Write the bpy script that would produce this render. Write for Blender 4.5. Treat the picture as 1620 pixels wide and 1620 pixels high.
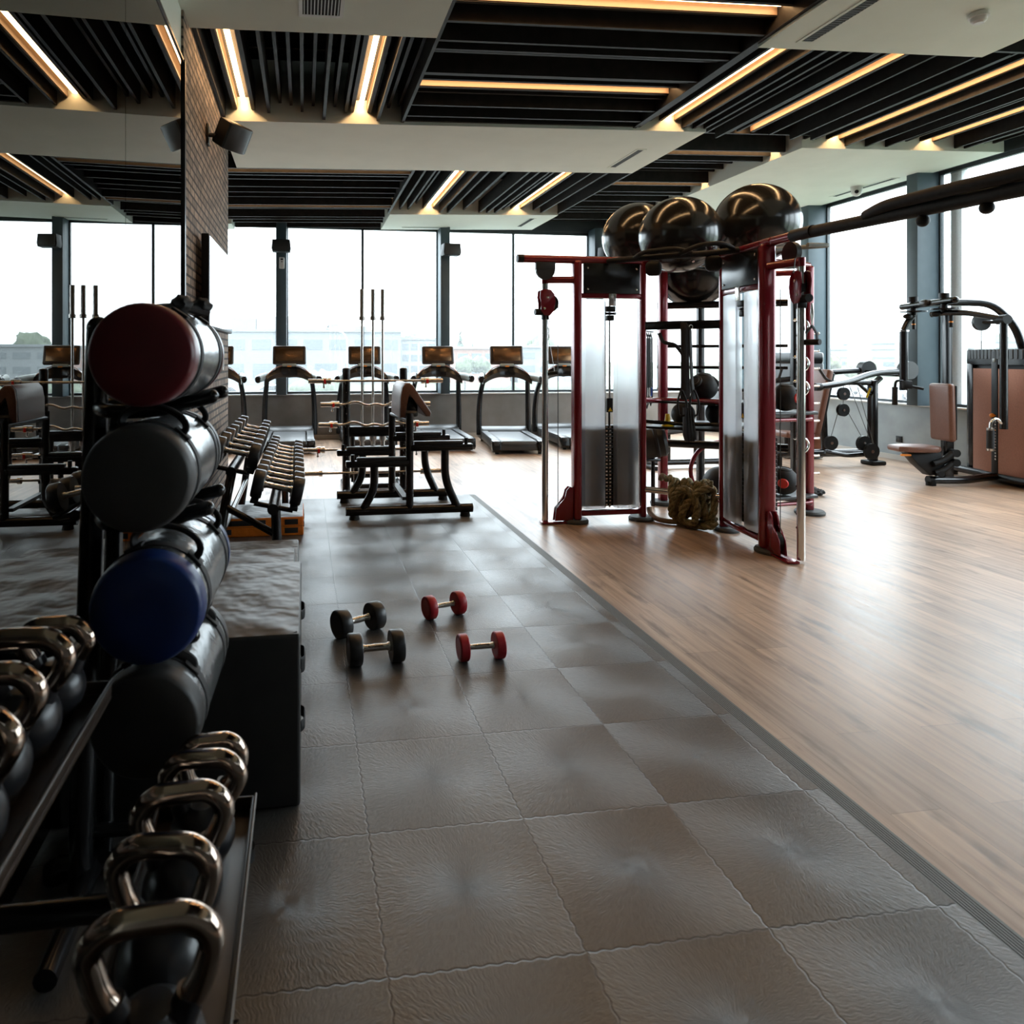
import bpy, bmesh, math, random
from mathutils import Vector, Matrix, noise
R = math.radians
PI = math.pi
random.seed(7)
scene = bpy.context.scene
for o in list(bpy.data.objects):
    bpy.data.objects.remove(o)
COL = scene.collection

# ------------------------------------------------------------------ camera
cd = bpy.data.cameras.new('camera')
cam = bpy.data.objects.new('camera', cd)
COL.objects.link(cam)
cam.location = (0, 0, 1.5)
cam.rotation_euler = (R(90), 0, R(-8.1407))
cd.sensor_width = 36
cd.lens = 36 * 1081.1 / 1620
cd.shift_x = (810 - 635.67) / 1620
cd.shift_y = -(810 - 563.3) / 1620
cd.clip_start = 0.05
cd.clip_end = 800
cd.dof.use_dof = True
cd.dof.focus_distance = 5.8
cd.dof.aperture_fstop = 4.5
scene.camera = cam

# ------------------------------------------------------------------ world (bright overcast sky)
w = bpy.data.worlds.new('overcast')
scene.world = w
w.use_nodes = True
nt = w.node_tree
nt.nodes.clear()
wo = nt.nodes.new('ShaderNodeOutputWorld')
bg = nt.nodes.new('ShaderNodeBackground')
tc = nt.nodes.new('ShaderNodeTexCoord')
sx = nt.nodes.new('ShaderNodeSeparateXYZ')
rp = nt.nodes.new('ShaderNodeValToRGB')
nt.links.new(tc.outputs['Generated'], sx.inputs[0])
nt.links.new(sx.outputs['Z'], rp.inputs[0])
rp.color_ramp.elements[0].position = 0.0
rp.color_ramp.elements[0].color = (0.268, 0.314, 0.336, 1)
rp.color_ramp.elements[1].position = 1.0
rp.color_ramp.elements[1].color = (0.84, 0.97, 1.05, 1)
nt.links.new(rp.outputs[0], bg.inputs['Color'])
bg.inputs['Strength'].default_value = 3.4
nt.links.new(bg.outputs[0], wo.inputs[0])

scene.view_settings.view_transform = 'Standard'
scene.view_settings.look = 'None'
scene.view_settings.exposure = 2.5
scene.view_settings.gamma = 1.0
scene.view_settings.use_curve_mapping = False
cy = scene.cycles
cy.use_denoising = True
cy.max_bounces = 10
cy.diffuse_bounces = 5
cy.glossy_bounces = 5
cy.transmission_bounces = 6
cy.transparent_max_bounces = 16
cy.caustics_reflective = False
cy.caustics_refractive = False
cy.sample_clamp_indirect = 6.0

# ------------------------------------------------------------------ materials
MATS = {}
def mat(name, col=(.5, .5, .5), rough=.5, metal=0., **kw):
    if name in MATS:
        return MATS[name]
    m = bpy.data.materials.new(name)
    m.use_nodes = True
    b = m.node_tree.nodes['Principled BSDF']
    b.inputs['Base Color'].default_value = (*col, 1)
    b.inputs['Roughness'].default_value = rough
    b.inputs['Metallic'].default_value = metal
    for k, v in kw.items():
        b.inputs[k.replace('_', ' ')].default_value = v
    MATS[name] = m
    return m

class G:
    """small node-graph helper"""
    def __init__(s, m):
        s.t = m.node_tree
        s.b = s.t.nodes.get('Principled BSDF')
    def n(s, typ, **kw):
        x = s.t.nodes.new('ShaderNode' + typ)
        for k, v in kw.items():
            setattr(x, k, v)
        return x
    def put(s, sock, v):
        if isinstance(v, (int, float)):
            sock.default_value = v
        elif isinstance(v, tuple):
            sock.default_value = v if len(v) == len(sock.default_value) else (*v, 1)
        else:
            s.t.links.new(v, sock)
    def m(s, op, a, b=None, c=None):
        x = s.n('Math', operation=op)
        s.put(x.inputs[0], a)
        if b is not None: s.put(x.inputs[1], b)
        if c is not None: s.put(x.inputs[2], c)
        return x.outputs[0]
    def pos(s):
        g = s.n('NewGeometry')
        x = s.n('SeparateXYZ')
        s.t.links.new(g.outputs['Position'], x.inputs[0])
        return x.outputs[0], x.outputs[1], x.outputs[2]
    def obj(s):
        return s.n('TexCoord').outputs['Object']
    def xyz(s, a, b, c=0.):
        x = s.n('CombineXYZ')
        s.put(x.inputs[0], a); s.put(x.inputs[1], b); s.put(x.inputs[2], c)
        return x.outputs[0]
    def noise(s, vec, scale, detail=3., rough=.5):
        x = s.n('TexNoise')
        if vec is not None: s.t.links.new(vec, x.inputs['Vector'])
        x.inputs['Scale'].default_value = scale
        x.inputs['Detail'].default_value = detail
        x.inputs['Roughness'].default_value = rough
        return x.outputs['Fac']
    def ramp(s, f, stops):
        x = s.n('ValToRGB')
        s.put(x.inputs[0], f)
        e = x.color_ramp.elements
        while len(e) < len(stops): e.new(.5)
        for q, (p, c) in zip(e, stops):
            q.position = p; q.color = (*c, 1) if len(c) == 3 else c
        return x.outputs[0]
    def mix(s, f, a, b, blend='MIX'):
        x = s.n('Mix', data_type='RGBA', blend_type=blend)
        s.put(x.inputs['Factor'], f); s.put(x.inputs['A'], a) if False else None
        s.put(x.inputs[6], a); s.put(x.inputs[7], b)
        return x.outputs[2]
    def bump(s, h, strength=.3, dist=.01):
        x = s.n('Bump')
        s.put(x.inputs['Height'], h)
        x.inputs['Strength'].default_value = strength
        x.inputs['Distance'].default_value = dist
        s.t.links.new(x.outputs[0], s.b.inputs['Normal'])

def noisy(name, col, col2, rough=.5, scale=20., metal=0., bump=0., bd=.004, **kw):
    m = mat(name, col, rough, metal, **kw)
    g = G(m)
    f = g.noise(g.obj(), scale)
    g.put(g.b.inputs['Base Color'], g.ramp(f, [(.3, col), (.7, col2)]))
    if bump:
        g.bump(g.noise(g.obj(), scale * 3), bump, bd)
    return m

# setting
m_plaster = noisy('painted_plaster', (.72, .76, .70), (.76, .80, .74), .75, 3.)
m_darkvoid = mat('dark_void', (.012, .012, .012), .9)
m_slat = noisy('dark_stained_timber', (.014, .0125, .0115), (.024, .021, .019), .55, 14., Specular_IOR_Level=.22)
m_column = noisy('grey_blue_paint', (.05, .078, .095), (.06, .09, .108), .5, 6.)
m_frame = mat('dark_window_frame', (.03, .04, .046), .4)
m_sill = mat('pale_sill', (.75, .75, .74), .5)
m_base = mat('pale_skirting', (.5, .47, .43), .6)
m_concrete = noisy('concrete_panel', (.22, .205, .19), (.28, .265, .25), .6, 3.5, bump=.08)
m_concrete_daylit = noisy('daylit_concrete_panel', (.25, .285, .30), (.32, .365, .38), .6, 3.5, bump=.08)  # cooler, lighter copy of the concrete; light on this wall is in the colour
m_rear = mat('rear_wall_paint', (.16, .15, .14), .8)
m_mirrorframe = mat('mirror_edge', (.01, .01, .011), .35)
m_palemull = mat('pale_aluminium', (.55, .6, .6), .45)

m_mirror = mat('mirror_silver', (.18, .185, .176), .0, 1.)
m_glass = bpy.data.materials.new('window_glass'); m_glass.use_nodes = True
_t = m_glass.node_tree; _t.nodes.clear()
_o = _t.nodes.new('ShaderNodeOutputMaterial'); _mx = _t.nodes.new('ShaderNodeMixShader'); _mx2 = _t.nodes.new('ShaderNodeMixShader')
_tr = _t.nodes.new('ShaderNodeBsdfTransparent'); _gl = _t.nodes.new('ShaderNodeBsdfGlossy'); _tl = _t.nodes.new('ShaderNodeBsdfTranslucent')
_gl.inputs['Roughness'].default_value = .02
_tl.inputs['Color'].default_value = (.95, .97, 1, 1)
_ns = _t.nodes.new('ShaderNodeTexNoise'); _ns.inputs['Scale'].default_value = 55; _ns.inputs['Detail'].default_value = 4
_tc = _t.nodes.new('ShaderNodeTexCoord'); _t.links.new(_tc.outputs['Object'], _ns.inputs['Vector'])
_mr = _t.nodes.new('ShaderNodeMapRange'); _mr.inputs[1].default_value = .4; _mr.inputs[2].default_value = .75; _mr.inputs[3].default_value = .03; _mr.inputs[4].default_value = .10
_t.links.new(_ns.outputs['Fac'], _mr.inputs[0]); _t.links.new(_mr.outputs[0], _mx.inputs[0])
_t.links.new(_tr.outputs[0], _mx.inputs[1]); _t.links.new(_tl.outputs[0], _mx.inputs[2])
_mx2.inputs[0].default_value = .05
_t.links.new(_mx.outputs[0], _mx2.inputs[1]); _t.links.new(_gl.outputs[0], _mx2.inputs[2]); _t.links.new(_mx2.outputs[0], _o.inputs[0])

def make_brick():
    m = mat('aged_brick', (.2, .15, .11), .85)
    g = G(m); x, y, z = g.pos()
    v = g.xyz(y, z, 0.)
    b = g.n('TexBrick')
    g.t.links.new(v, b.inputs['Vector'])
    for k, q in (('Scale', 1.), ('Mortar Size', .010), ('Mortar Smooth', .25), ('Bias', 0.), ('Brick Width', .175), ('Row Height', .064)):
        b.inputs[k].default_value = q
    b.inputs['Color1'].default_value = (.35, .265, .205, 1)
    b.inputs['Color2'].default_value = (.17, .13, .105, 1)
    b.inputs['Mortar'].default_value = (.035, .03, .027, 1)
    n1 = g.noise(v, 9., 4.)
    c = g.mix(.55, b.outputs['Color'], g.ramp(n1, [(.3, (.35, .35, .35)), (.7, (1.25, 1.2, 1.15))]), 'MULTIPLY')
    g.put(g.b.inputs['Base Color'], c)
    h = g.m('SUBTRACT', g.m('MULTIPLY', n1, .35), b.outputs['Fac'])
    g.bump(h, .9, .012)
    return m
m_brick = make_brick()

def make_wood():
    m = mat('oak_plank_floor', (.4, .27, .18), .38)
    g = G(m); x, y, z = g.pos()
    v = g.xyz(y, x, 0.)
    b = g.n('TexBrick')
    g.t.links.new(v, b.inputs['Vector'])
    for k, q in (('Scale', 1.), ('Mortar Size', .0012), ('Mortar Smooth', .2), ('Bias', 0.), ('Brick Width', 1.22), ('Row Height', .19)):
        b.inputs[k].default_value = q
    b.offset = .37
    b.inputs['Color1'].default_value = (1.1, 1.08, 1.05, 1)
    b.inputs['Color2'].default_value = (.80, .79, .79, 1)
    b.inputs['Mortar'].default_value = (.45, .42, .4, 1)
    gv = g.xyz(g.m('MULTIPLY', y, 1.3), g.m('MULTIPLY', x, 22.), 0.)
    n1 = g.noise(gv, 1.0, 6., .62)
    gv2 = g.xyz(g.m('MULTIPLY', y, 2.2), g.m('MULTIPLY', x, 9.), 3.)
    n2 = g.noise(gv2, 1.0, 5., .6)
    c = g.ramp(n1, [(.27, (.25, .172, .122)), (.5, (.45, .318, .23)), (.73, (.60, .455, .345))])
    k = g.ramp(n2, [(.32, (.42, .40, .39)), (.44, (1, 1, 1)), (1, (1.05, 1.03, 1))])
    c = g.mix(.8, c, k, 'MULTIPLY')
    c = g.mix(1., c, b.outputs['Color'], 'MULTIPLY')
    g.put(g.b.inputs['Base Color'], c)
    g.put(g.b.inputs['Roughness'], g.ramp(n1, [(.2, (.30,) * 3), (.8, (.40,) * 3)]))
    g.bump(g.m('SUBTRACT', n1, g.m('MULTIPLY', b.outputs['Fac'], 2.)), .06, .003)
    return m
m_wood = make_wood()

def make_rubber():
    m = mat('rubber_tiles', (.06, .055, .05), .5)
    g = G(m); x, y, z = g.pos()
    X0, Y0, T = .1988, 1.627, .5
    wob = g.m('MULTIPLY', g.m('SINE', g.m('MULTIPLY', y, 150.)), .0023)
    wob2 = g.m('MULTIPLY', g.m('SINE', g.m('MULTIPLY', x, 150.)), .0023)
    u = g.m('DIVIDE', g.m('SUBTRACT', g.m('ADD', x, wob), X0), T)
    v = g.m('DIVIDE', g.m('SUBTRACT', g.m('ADD', y, wob2), Y0), T)
    fu = g.m('SUBTRACT', g.m('FRACT', u), .5)
    fv = g.m('SUBTRACT', g.m('FRACT', v), .5)
    au = g.m('ABSOLUTE', fu); av = g.m('ABSOLUTE', fv)
    seam = g.m('MULTIPLY', g.m('SUBTRACT', g.m('MAXIMUM', au, av), .491), 110.)
    seam = g.m('MINIMUM', g.m('MAXIMUM', seam, 0.), 1.)
    ang = g.m('ARCTAN2', fv, fu)
    rad = g.m('SQRT', g.m('ADD', g.m('MULTIPLY', fu, fu), g.m('MULTIPLY', fv, fv)))
    # radial grooves: noise on the unit circle, slow along the radius
    gv = g.xyz(g.m('MULTIPLY', g.m('COSINE', ang), 17.), g.m('MULTIPLY', g.m('SINE', ang), 17.), g.m('MULTIPLY', rad, 9.))
    n1 = g.noise(gv, 2.2, 3., .6)
    wn = g.noise(g.xyz(x, y), 1.3, 3.)
    tid = g.n('TexWhiteNoise'); tid.noise_dimensions = '2D'
    g.t.links.new(g.xyz(g.m('FLOOR', u), g.m('FLOOR', v)), tid.inputs['Vector'])
    c = g.ramp(n1, [(.3, (.052, .047, .043)), (.7, (.078, .071, .066))])
    c = g.mix(1., c, g.ramp(tid.outputs['Value'], [(0., (.88, .88, .88)), (1., (1.12, 1.1, 1.08))]), 'MULTIPLY')
    c = g.mix(.5, c, g.ramp(wn, [(.3, (.7, .7, .7)), (.7, (1.25, 1.25, 1.25))]), 'MULTIPLY')
    c = g.mix(seam, c, (.022, .02, .019))
    g.put(g.b.inputs['Base Color'], c)
    g.put(g.b.inputs['Roughness'], g.ramp(wn, [(.3, (.33,) * 3), (.7, (.44,) * 3)]))
    g.b.inputs['Anisotropic'].default_value = .62
    g.b.inputs['Specular IOR Level'].default_value = .85
    tg = g.n('VectorMath', operation='NORMALIZE')
    g.t.links.new(g.xyz(fu, fv, 0.), tg.inputs[0])
    g.t.links.new(tg.outputs[0], g.b.inputs['Tangent'])
    g.bump(g.m('SUBTRACT', g.m('MULTIPLY', n1, .8), g.m('MULTIPLY', seam, .5)), .42, .004)
    return m
m_rubber = make_rubber()
m_strip = mat('ribbed_rubber_strip', (.12, .125, .122), .5)

# equipment
m_black = mat('black_powder_coat', (.006, .006, .0065), .24)
m_blackmat = mat('black_matte_plastic', (.007, .007, .007), .48, 0., Specular_IOR_Level=.25)
m_grip = noisy('black_foam_grip', (.010, .010, .0105), (.016, .016, .0165), .6, 40., Specular_IOR_Level=.3)
m_greyplastic = mat('pale_grey_plastic', (.30, .34, .34), .4)
m_darkgrey = mat('dark_grey_plastic', (.024, .025, .026), .4)
m_chrome = mat('chrome', (.72, .70, .67), .16, 1.)
m_steel = mat('satin_steel', (.60, .565, .53), .24, 1.)
m_kbhandle = mat('bronzed_chrome', (.46, .36, .29), .12, 1.)
m_kbbody = mat('black_kettlebell_coat', (.016, .016, .018), .3)
m_redpaint = mat('deep_red_metallic_paint', (.20, .004, .013), .26, .25, Coat_Weight=.6, Coat_Roughness=.12)
m_footrub = mat('grey_rubber_foot', (.05, .055, .055), .65)
m_ball = mat('black_gym_ball_vinyl', (.012, .012, .012), .2, Coat_Weight=.3, Coat_Roughness=.12)
m_brown = noisy('brown_leather', (.15, .068, .045), (.175, .082, .056), .42, 60., bump=.1, bd=.001)
m_brownhouse = mat('brown_console_plastic', (.030, .017, .010), .35)
m_screen = mat('console_screen', (.20, .115, .06), .22, .85)  # bronze tint stands in for warm ceiling lights mirrored in the screen
m_bronze = noisy('copper_brown_panel', (.24, .098, .058), (.30, .125, .076), .40, 90., .55)
m_orangeplastic = mat('orange_plastic', (.75, .25, .02), .4)
m_vinyl = noisy('grey_black_vinyl', (.06, .064, .066), (.085, .09, .092), .22, 5., bump=.3, bd=.012)
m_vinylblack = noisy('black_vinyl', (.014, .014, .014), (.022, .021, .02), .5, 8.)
m_bagred = noisy('maroon_vinyl', (.12, .008, .014), (.14, .010, .017), .36, 6.)
m_baggrey = noisy('charcoal_vinyl', (.04, .039, .038), (.05, .048, .046), .5, 6.)
m_bagblue = noisy('navy_blue_vinyl', (.004, .022, .115), (.005, .028, .14), .36, 6.)
m_webbing = mat('black_webbing', (.012, .012, .013), .7)
m_canvas_o = noisy('orange_canvas', (.80, .19, .008), (.66, .15, .006), .6, 7., bump=.5, bd=.02)
m_redure = noisy('red_urethane', (.40, .008, .018), (.34, .007, .015), .45, 20.)
m_rubblack = noisy('black_urethane', (.013, .013, .014), (.019, .019, .02), .36, 20.)
m_cable = mat('steel_cable', (.08, .08, .08), .4, .6)
m_yellow = mat('yellow_plastic', (.8, .55, .01), .4)
m_bluestrap = mat('blue_webbing', (.01, .06, .45), .5)
m_white = mat('white_plastic', (.7, .7, .69), .4)
m_tvscreen = mat('tv_screen_glass', (.012, .012, .014), .03, 0., IOR=1.6)
m_redclip = mat('red_clip_plastic', (.6, .02, .02), .4)
m_tread = mat('treadmill_belt', (.055, .06, .064), .42)
m_vent = mat('vent_slot_dark', (.05, .055, .055), .6)
m_reddot = mat('red_dot_rubber', (.65, .03, .02), .5)

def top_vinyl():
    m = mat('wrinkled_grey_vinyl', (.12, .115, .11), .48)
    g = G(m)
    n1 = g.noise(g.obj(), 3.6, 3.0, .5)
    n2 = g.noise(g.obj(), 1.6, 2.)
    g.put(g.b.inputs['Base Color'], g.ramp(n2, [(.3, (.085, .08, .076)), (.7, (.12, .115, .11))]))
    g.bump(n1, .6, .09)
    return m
m_topvinyl = top_vinyl()

def frosted():
    m = bpy.data.materials.new('frosted_shroud'); m.use_nodes = True
    t = m.node_tree; t.nodes.clear()
    o = t.nodes.new('ShaderNodeOutputMaterial')
    tr = t.nodes.new('ShaderNodeBsdfTransparent'); tr.inputs[0].default_value = (.97, .98, 1., 1)
    rf = t.nodes.new('ShaderNodeBsdfRefraction'); rf.inputs['Roughness'].default_value = .30; rf.inputs['IOR'].default_value = 1.25; rf.inputs[0].default_value = (.98, .99, 1., 1)
    tl = t.nodes.new('ShaderNodeBsdfTranslucent'); tl.inputs[0].default_value = (.95, .97, 1., 1)
    df = t.nodes.new('ShaderNodeBsdfDiffuse'); df.inputs[0].default_value = (.66, .68, .72, 1)
    gl = t.nodes.new('ShaderNodeBsdfGlossy'); gl.inputs['Roughness'].default_value = .12
    def mx(f, a, b):
        x = t.nodes.new('ShaderNodeMixShader'); x.inputs[0].default_value = f
        t.links.new(a, x.inputs[1]); t.links.new(b, x.inputs[2]); return x.outputs[0]
    see = mx(.30, rf.outputs[0], tr.outputs[0])
    body = mx(.22, tl.outputs[0], df.outputs[0])
    t.links.new(mx(.05, mx(.38, see, body), gl.outputs[0]), o.inputs[0])
    return m
m_frost = frosted()

def emis(name, col, st):
    m = mat(name, col, .5)
    b = m.node_tree.nodes['Principled BSDF']
    b.inputs['Emission Color'].default_value = (*col, 1)
    b.inputs['Emission Strength'].default_value = st
    return m
m_led = emis('warm_led_diffuser', (1., .60, .28), 6.5)

# ------------------------------------------------------------------ mesh helper
def orient(z):
    z = Vector(z).normalized()
    return z.to_track_quat('Z', 'Y').to_matrix().to_4x4()

class MB:
    def __init__(s):
        s.bm = bmesh.new()
    def _x(s, vs, M):
        bmesh.ops.transform(s.bm, matrix=M, verts=vs)
    def box(s, c, d, rot=None, bev=0., seg=2):
        r = bmesh.ops.create_cube(s.bm, size=1)
        vs = r['verts']
        s._x(vs, Matrix.Diagonal((*d, 1)))
        if bev:
            es = list({e for v in vs for e in v.link_edges})
            q = bmesh.ops.bevel(s.bm, geom=es, offset=min(bev, min(d) * .49), segments=seg, affect='EDGES', profile=.5)
            vs = list({v for f in q['faces'] for v in f.verts} | {v for v in vs if v.is_valid})
        M = Matrix.Translation(c)
        if rot is not None:
            M = M @ rot
        s._x(vs, M)
        return s
    def bx(s, x0, x1, y0, y1, z0, z1, bev=0., seg=2):
        return s.box(((x0 + x1) / 2, (y0 + y1) / 2, (z0 + z1) / 2), (abs(x1 - x0), abs(y1 - y0), abs(z1 - z0)), None, bev, seg)
    def cyl(s, p0, p1, r, r2=None, seg=16):
        p0, p1 = Vector(p0), Vector(p1)
        L = (p1 - p0).length
        q = bmesh.ops.create_cone(s.bm, cap_ends=True, segments=seg, radius1=r, radius2=r if r2 is None else r2, depth=L)
        s._x(q['verts'], Matrix.Translation((p0 + p1) / 2) @ orient(p1 - p0))
        return s
    def sph(s, c, r, sc=(1, 1, 1), seg=20, rot=None):
        q = bmesh.ops.create_uvsphere(s.bm, u_segments=seg, v_segments=seg // 2 + 2, radius=r)
        M = Matrix.Translation(c)
        if rot is not None: M = M @ rot
        s._x(q['verts'], M @ Matrix.Diagonal((*sc, 1)))
        return s
    def ico(s, c, r, sub=2, jit=0., sc=(1, 1, 1)):
        q = bmesh.ops.create_icosphere(s.bm, subdivisions=sub, radius=r)
        for v in q['verts']:
            k = 1 + jit * noise.noise(v.co * (2.2 / r) + Vector(c))
            v.co = Vector((v.co.x * sc[0], v.co.y * sc[1], v.co.z * sc[2])) * k + Vector(c)
        return s
    def ring(s, rings, closed=False, caps=True):
        vs = [[s.bm.verts.new(p) for p in rg] for rg in rings]
        n = len(rings[0]); N = len(rings)
        for i in range(N if closed else N - 1):
            a, b = vs[i], vs[(i + 1) % N]
            for j in range(n):
                s.bm.faces.new((a[j], a[(j + 1) % n], b[(j + 1) % n], b[j]))
        if caps and not closed:
            s.bm.faces.new(vs[0][::-1]); s.bm.faces.new(vs[-1])
        return s
    def tube(s, pts, r, seg=10, closed=False, fil=0., fs=5, sy=1., up=None):
        P = [Vector(p) for p in pts]
        if fil:
            P = fillet(P, fil, fs, closed)
        N = len(P)
        if isinstance(r, (list, tuple)) and len(r) != N:
            q = []
            for i in range(N):
                f = i / (N - 1) * (len(r) - 1); j = min(int(f), len(r) - 2)
                q.append(r[j] + (r[j + 1] - r[j]) * (f - j))
            r = q
        T = []
        for i in range(N):
            a = P[(i - 1) % N] if (closed or i > 0) else P[i]
            b = P[(i + 1) % N] if (closed or i < N - 1) else P[i]
            T.append((b - a).normalized())
        u = Vector(up) if up is not None else (Vector((0, 0, 1)) if abs(T[0].z) < .9 else Vector((1, 0, 0)))
        rings = []
        for i in range(N):
            t = T[i]
            u = (u - t * u.dot(t))
            if u.length < 1e-6: u = t.orthogonal()
            u.normalize()
            v = t.cross(u)
            k = r[i] if isinstance(r, (list, tuple)) else r
            rings.append([P[i] + (u * math.cos(2 * PI * j / seg) * k + v * math.sin(2 * PI * j / seg) * k * sy) for j in range(seg)])
        return s.ring(rings, closed)
    def lathe(s, prof, M=None, seg=28):
        """prof: (r, z) from bottom to top"""
        rings = []
        for r, z in prof:
            rings.append([Vector((max(r, 1e-4) * math.cos(2 * PI * j / seg), max(r, 1e-4) * math.sin(2 * PI * j / seg), z)) for j in range(seg)])
        if M is not None:
            rings = [[M @ p for p in rg] for rg in rings]
        return s.ring(rings)
    def torus(s, c, R_, r, axis=(0, 0, 1), seg=28, rs=8, a0=0., a1=2 * PI):
        M = Matrix.Translation(c) @ orient(axis)
        full = abs(a1 - a0 - 2 * PI) < 1e-6
        n = seg if full else seg + 1
        rings = []
        for i in range(n):
            a = a0 + (a1 - a0) * i / seg
            rings.append([M @ Vector(((R_ + r * math.cos(b)) * math.cos(a), (R_ + r * math.cos(b)) * math.sin(a), r * math.sin(b)))
                          for b in [2 * PI * j / rs for j in range(rs)]])
        return s.ring(rings, full)
    def prism(s, poly, M, depth, bev=0.):
        """poly in the local xy plane, extruded along local z from 0 to depth"""
        a = [s.bm.verts.new(M @ Vector((x, y, 0))) for x, y in poly]
        b = [s.bm.verts.new(M @ Vector((x, y, depth))) for x, y in poly]
        n = len(poly)
        fs = [s.bm.faces.new(a[::-1]), s.bm.faces.new(b)]
        for i in range(n):
            fs.append(s.bm.faces.new((a[i], a[(i + 1) % n], b[(i + 1) % n], b[i])))
        if bev:
            es = list({e for f in fs[:2] for e in f.edges})
            bmesh.ops.bevel(s.bm, geom=es, offset=bev, segments=2, affect='EDGES', profile=.5)
        return s
    def build(s, name, material, parent=None, ang=38.):
        bm = s.bm
        bmesh.ops.recalc_face_normals(bm, faces=bm.faces)
        lim = R(ang)
        for f in bm.faces: f.smooth = True
        for e in bm.edges:
            if len(e.link_faces) == 2 and e.calc_face_angle(0) > lim:
                e.smooth = False
        me = bpy.data.meshes.new(name)
        bm.to_mesh(me); bm.free()
        me.materials.append(material)
        o = bpy.data.objects.new(name, me)
        COL.objects.link(o)
        if parent is not None: o.parent = parent
        return o

def fillet(P, r, n, closed=False):
    out = []
    N = len(P)
    for i in range(N):
        if not closed and i in (0, N - 1):
            out.append(P[i]); continue
        p, a, b = P[i], P[(i - 1) % N], P[(i + 1) % N]
        d1, d2 = (a - p), (b - p)
        k = min(r, d1.length * .48, d2.length * .48)
        q1, q2 = p + d1.normalized() * k, p + d2.normalized() * k
        for j in range(n + 1):
            t = j / n
            out.append(q1 * (1 - t) ** 2 + p * 2 * t * (1 - t) + q2 * t * t)
    return out

def tag(o, label, cat, group=None, kind=None):
    if label: o['label'] = label
    if cat: o['category'] = cat
    if group: o['group'] = group
    if kind: o['kind'] = kind
    return o
def thing(name, label, cat, loc=(0, 0, 0), rz=0., group=None):
    o = bpy.data.objects.new(name, None)
    o.empty_display_size = .1
    COL.objects.link(o)
    o.location = loc; o.rotation_euler = (0, 0, rz)
    return tag(o, label, cat, group)
def struct(o, label=None):
    o['kind'] = 'structure'
    if label: o['label'] = label
    return o
KIDS = {}
def dup(root, loc=None, rot=None, label=None, group=None):
    def cp(o, par):
        c = o.copy(); COL.objects.link(c)
        if par is not None: c.parent = par
        for ch in list(o.children): cp(ch, c)
        return c
    r = cp(root, None)
    if loc is not None: r.location = loc
    if rot is not None: r.rotation_euler = rot
    if label: r['label'] = label
    if group: r['group'] = group
    return r
RX90 = Matrix.Rotation(PI / 2, 4, 'X')
def yz(x=0., y=0., z=0.):   # local (x,y)->(Y,Z), extrude along +X
    return Matrix(((0, 0, 1, x), (1, 0, 0, y), (0, 1, 0, z), (0, 0, 0, 1)))
def xz(x=0., y=0., z=0.):   # local (x,y)->(X,Z), extrude along +Y
    return Matrix(((1, 0, 0, x), (0, 0, 1, y), (0, 1, 0, z), (0, 0, 0, 1)))

# ================================================================== THE SETTING
ZC, TILT = 3.78, .0245
def zc(x, d=0.): return ZC + TILT * x + d
def tilt_box(mb, x0, x1, y0, y1, d0, d1):
    vs = []
    for x in (x0, x1):
        for y in (y0, y1):
            for d in (d0, d1):
                vs.append(mb.bm.verts.new((x, y, zc(x, d))))
    for f in ((0, 1, 3, 2), (4, 6, 7, 5), (0, 4, 5, 1), (2, 3, 7, 6), (0, 2, 6, 4), (1, 5, 7, 3)):
        mb.bm.faces.new([vs[i] for i in f])
    return mb
RZ = .008            # rubber surface
XR, YB = 8.51, 12.45  # right and back window walls
# floors
struct(MB().bx(-4.2, 8.8, -3.2, 12.7, -.2, 0).build('floor', m_wood), 'oak plank floor')
struct(MB().bx(-.80, 1.757, -3.1, 7.20, -.001, RZ).build('floor_1', m_rubber), 'dark rubber tile floor')
s = MB()
poly = [(1.757, 0), (1.757, RZ)]
n = 7
for i in range(n):
    xa = 1.757 + .072 * i / n; xb = 1.757 + .072 * (i + .62) / n; xc = 1.757 + .072 * (i + 1) / n
    h = RZ * (1 - .5 * i / n)
    poly += [(xa, h), (xb, h), (xb + .0015, h - .0035), (xc - .0015, h - .0035)]
poly += [(1.834, .001), (1.834, 0)]
s.prism(poly, xz(0, -3.1), 10.3)
struct(s.build('trim_1', m_strip), 'ribbed black rubber edge strip')
# slab over everything
s = MB(); tilt_box(s, -4.2, 8.8, -3.2, 12.7, .78, .9)
struct(s.build('ceiling', m_darkvoid))
# walls
struct(MB().bx(-4.4, -4.2, 7.2, 12.7, 0, 4.6).build('wall_left', m_concrete))
struct(MB().bx(-4.2, -1.3, 7.1, 7.26, 0, 4.6).build('wall_middle', m_rear))
struct(MB().bx(-1.1, -.795, -3.2, 4.62, 0, 4.6).build('wall_mirror', m_plaster))
struct(MB().bx(-4.4, 8.8, -3.4, -3.2, 0, 4.6).build('wall_rear', m_rear))
struct(MB().bx(-1.3, -.78, 4.62, 7.28, 0, 4.55).build('wall_brick', m_brick), 'aged brown brick pier')
struct(MB().bx(-4.2, 8.8, YB, YB + .25, 0, .79).build('wall_back', m_concrete))
struct(MB().bx(XR, XR + .25, 0.27, YB, 0, .80).build('wall_right', m_concrete_daylit))
struct(MB().bx(XR, XR + .25, -3.2, .27, 0, 4.6).build('wall_right_1', m_rear))
struct(MB().bx(-4.2, XR, YB - .035, YB + .2, .79, .815, .004).build('trim_2', m_sill), 'pale window sill')
struct(MB().bx(XR - .035, XR + .2, 0.27, YB, .80, .825, .004).build('trim_3', m_sill), 'pale window sill')
struct(MB().bx(-4.2, XR, YB - .015, YB, 0, .07).build('baseboard_back', m_base))
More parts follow.
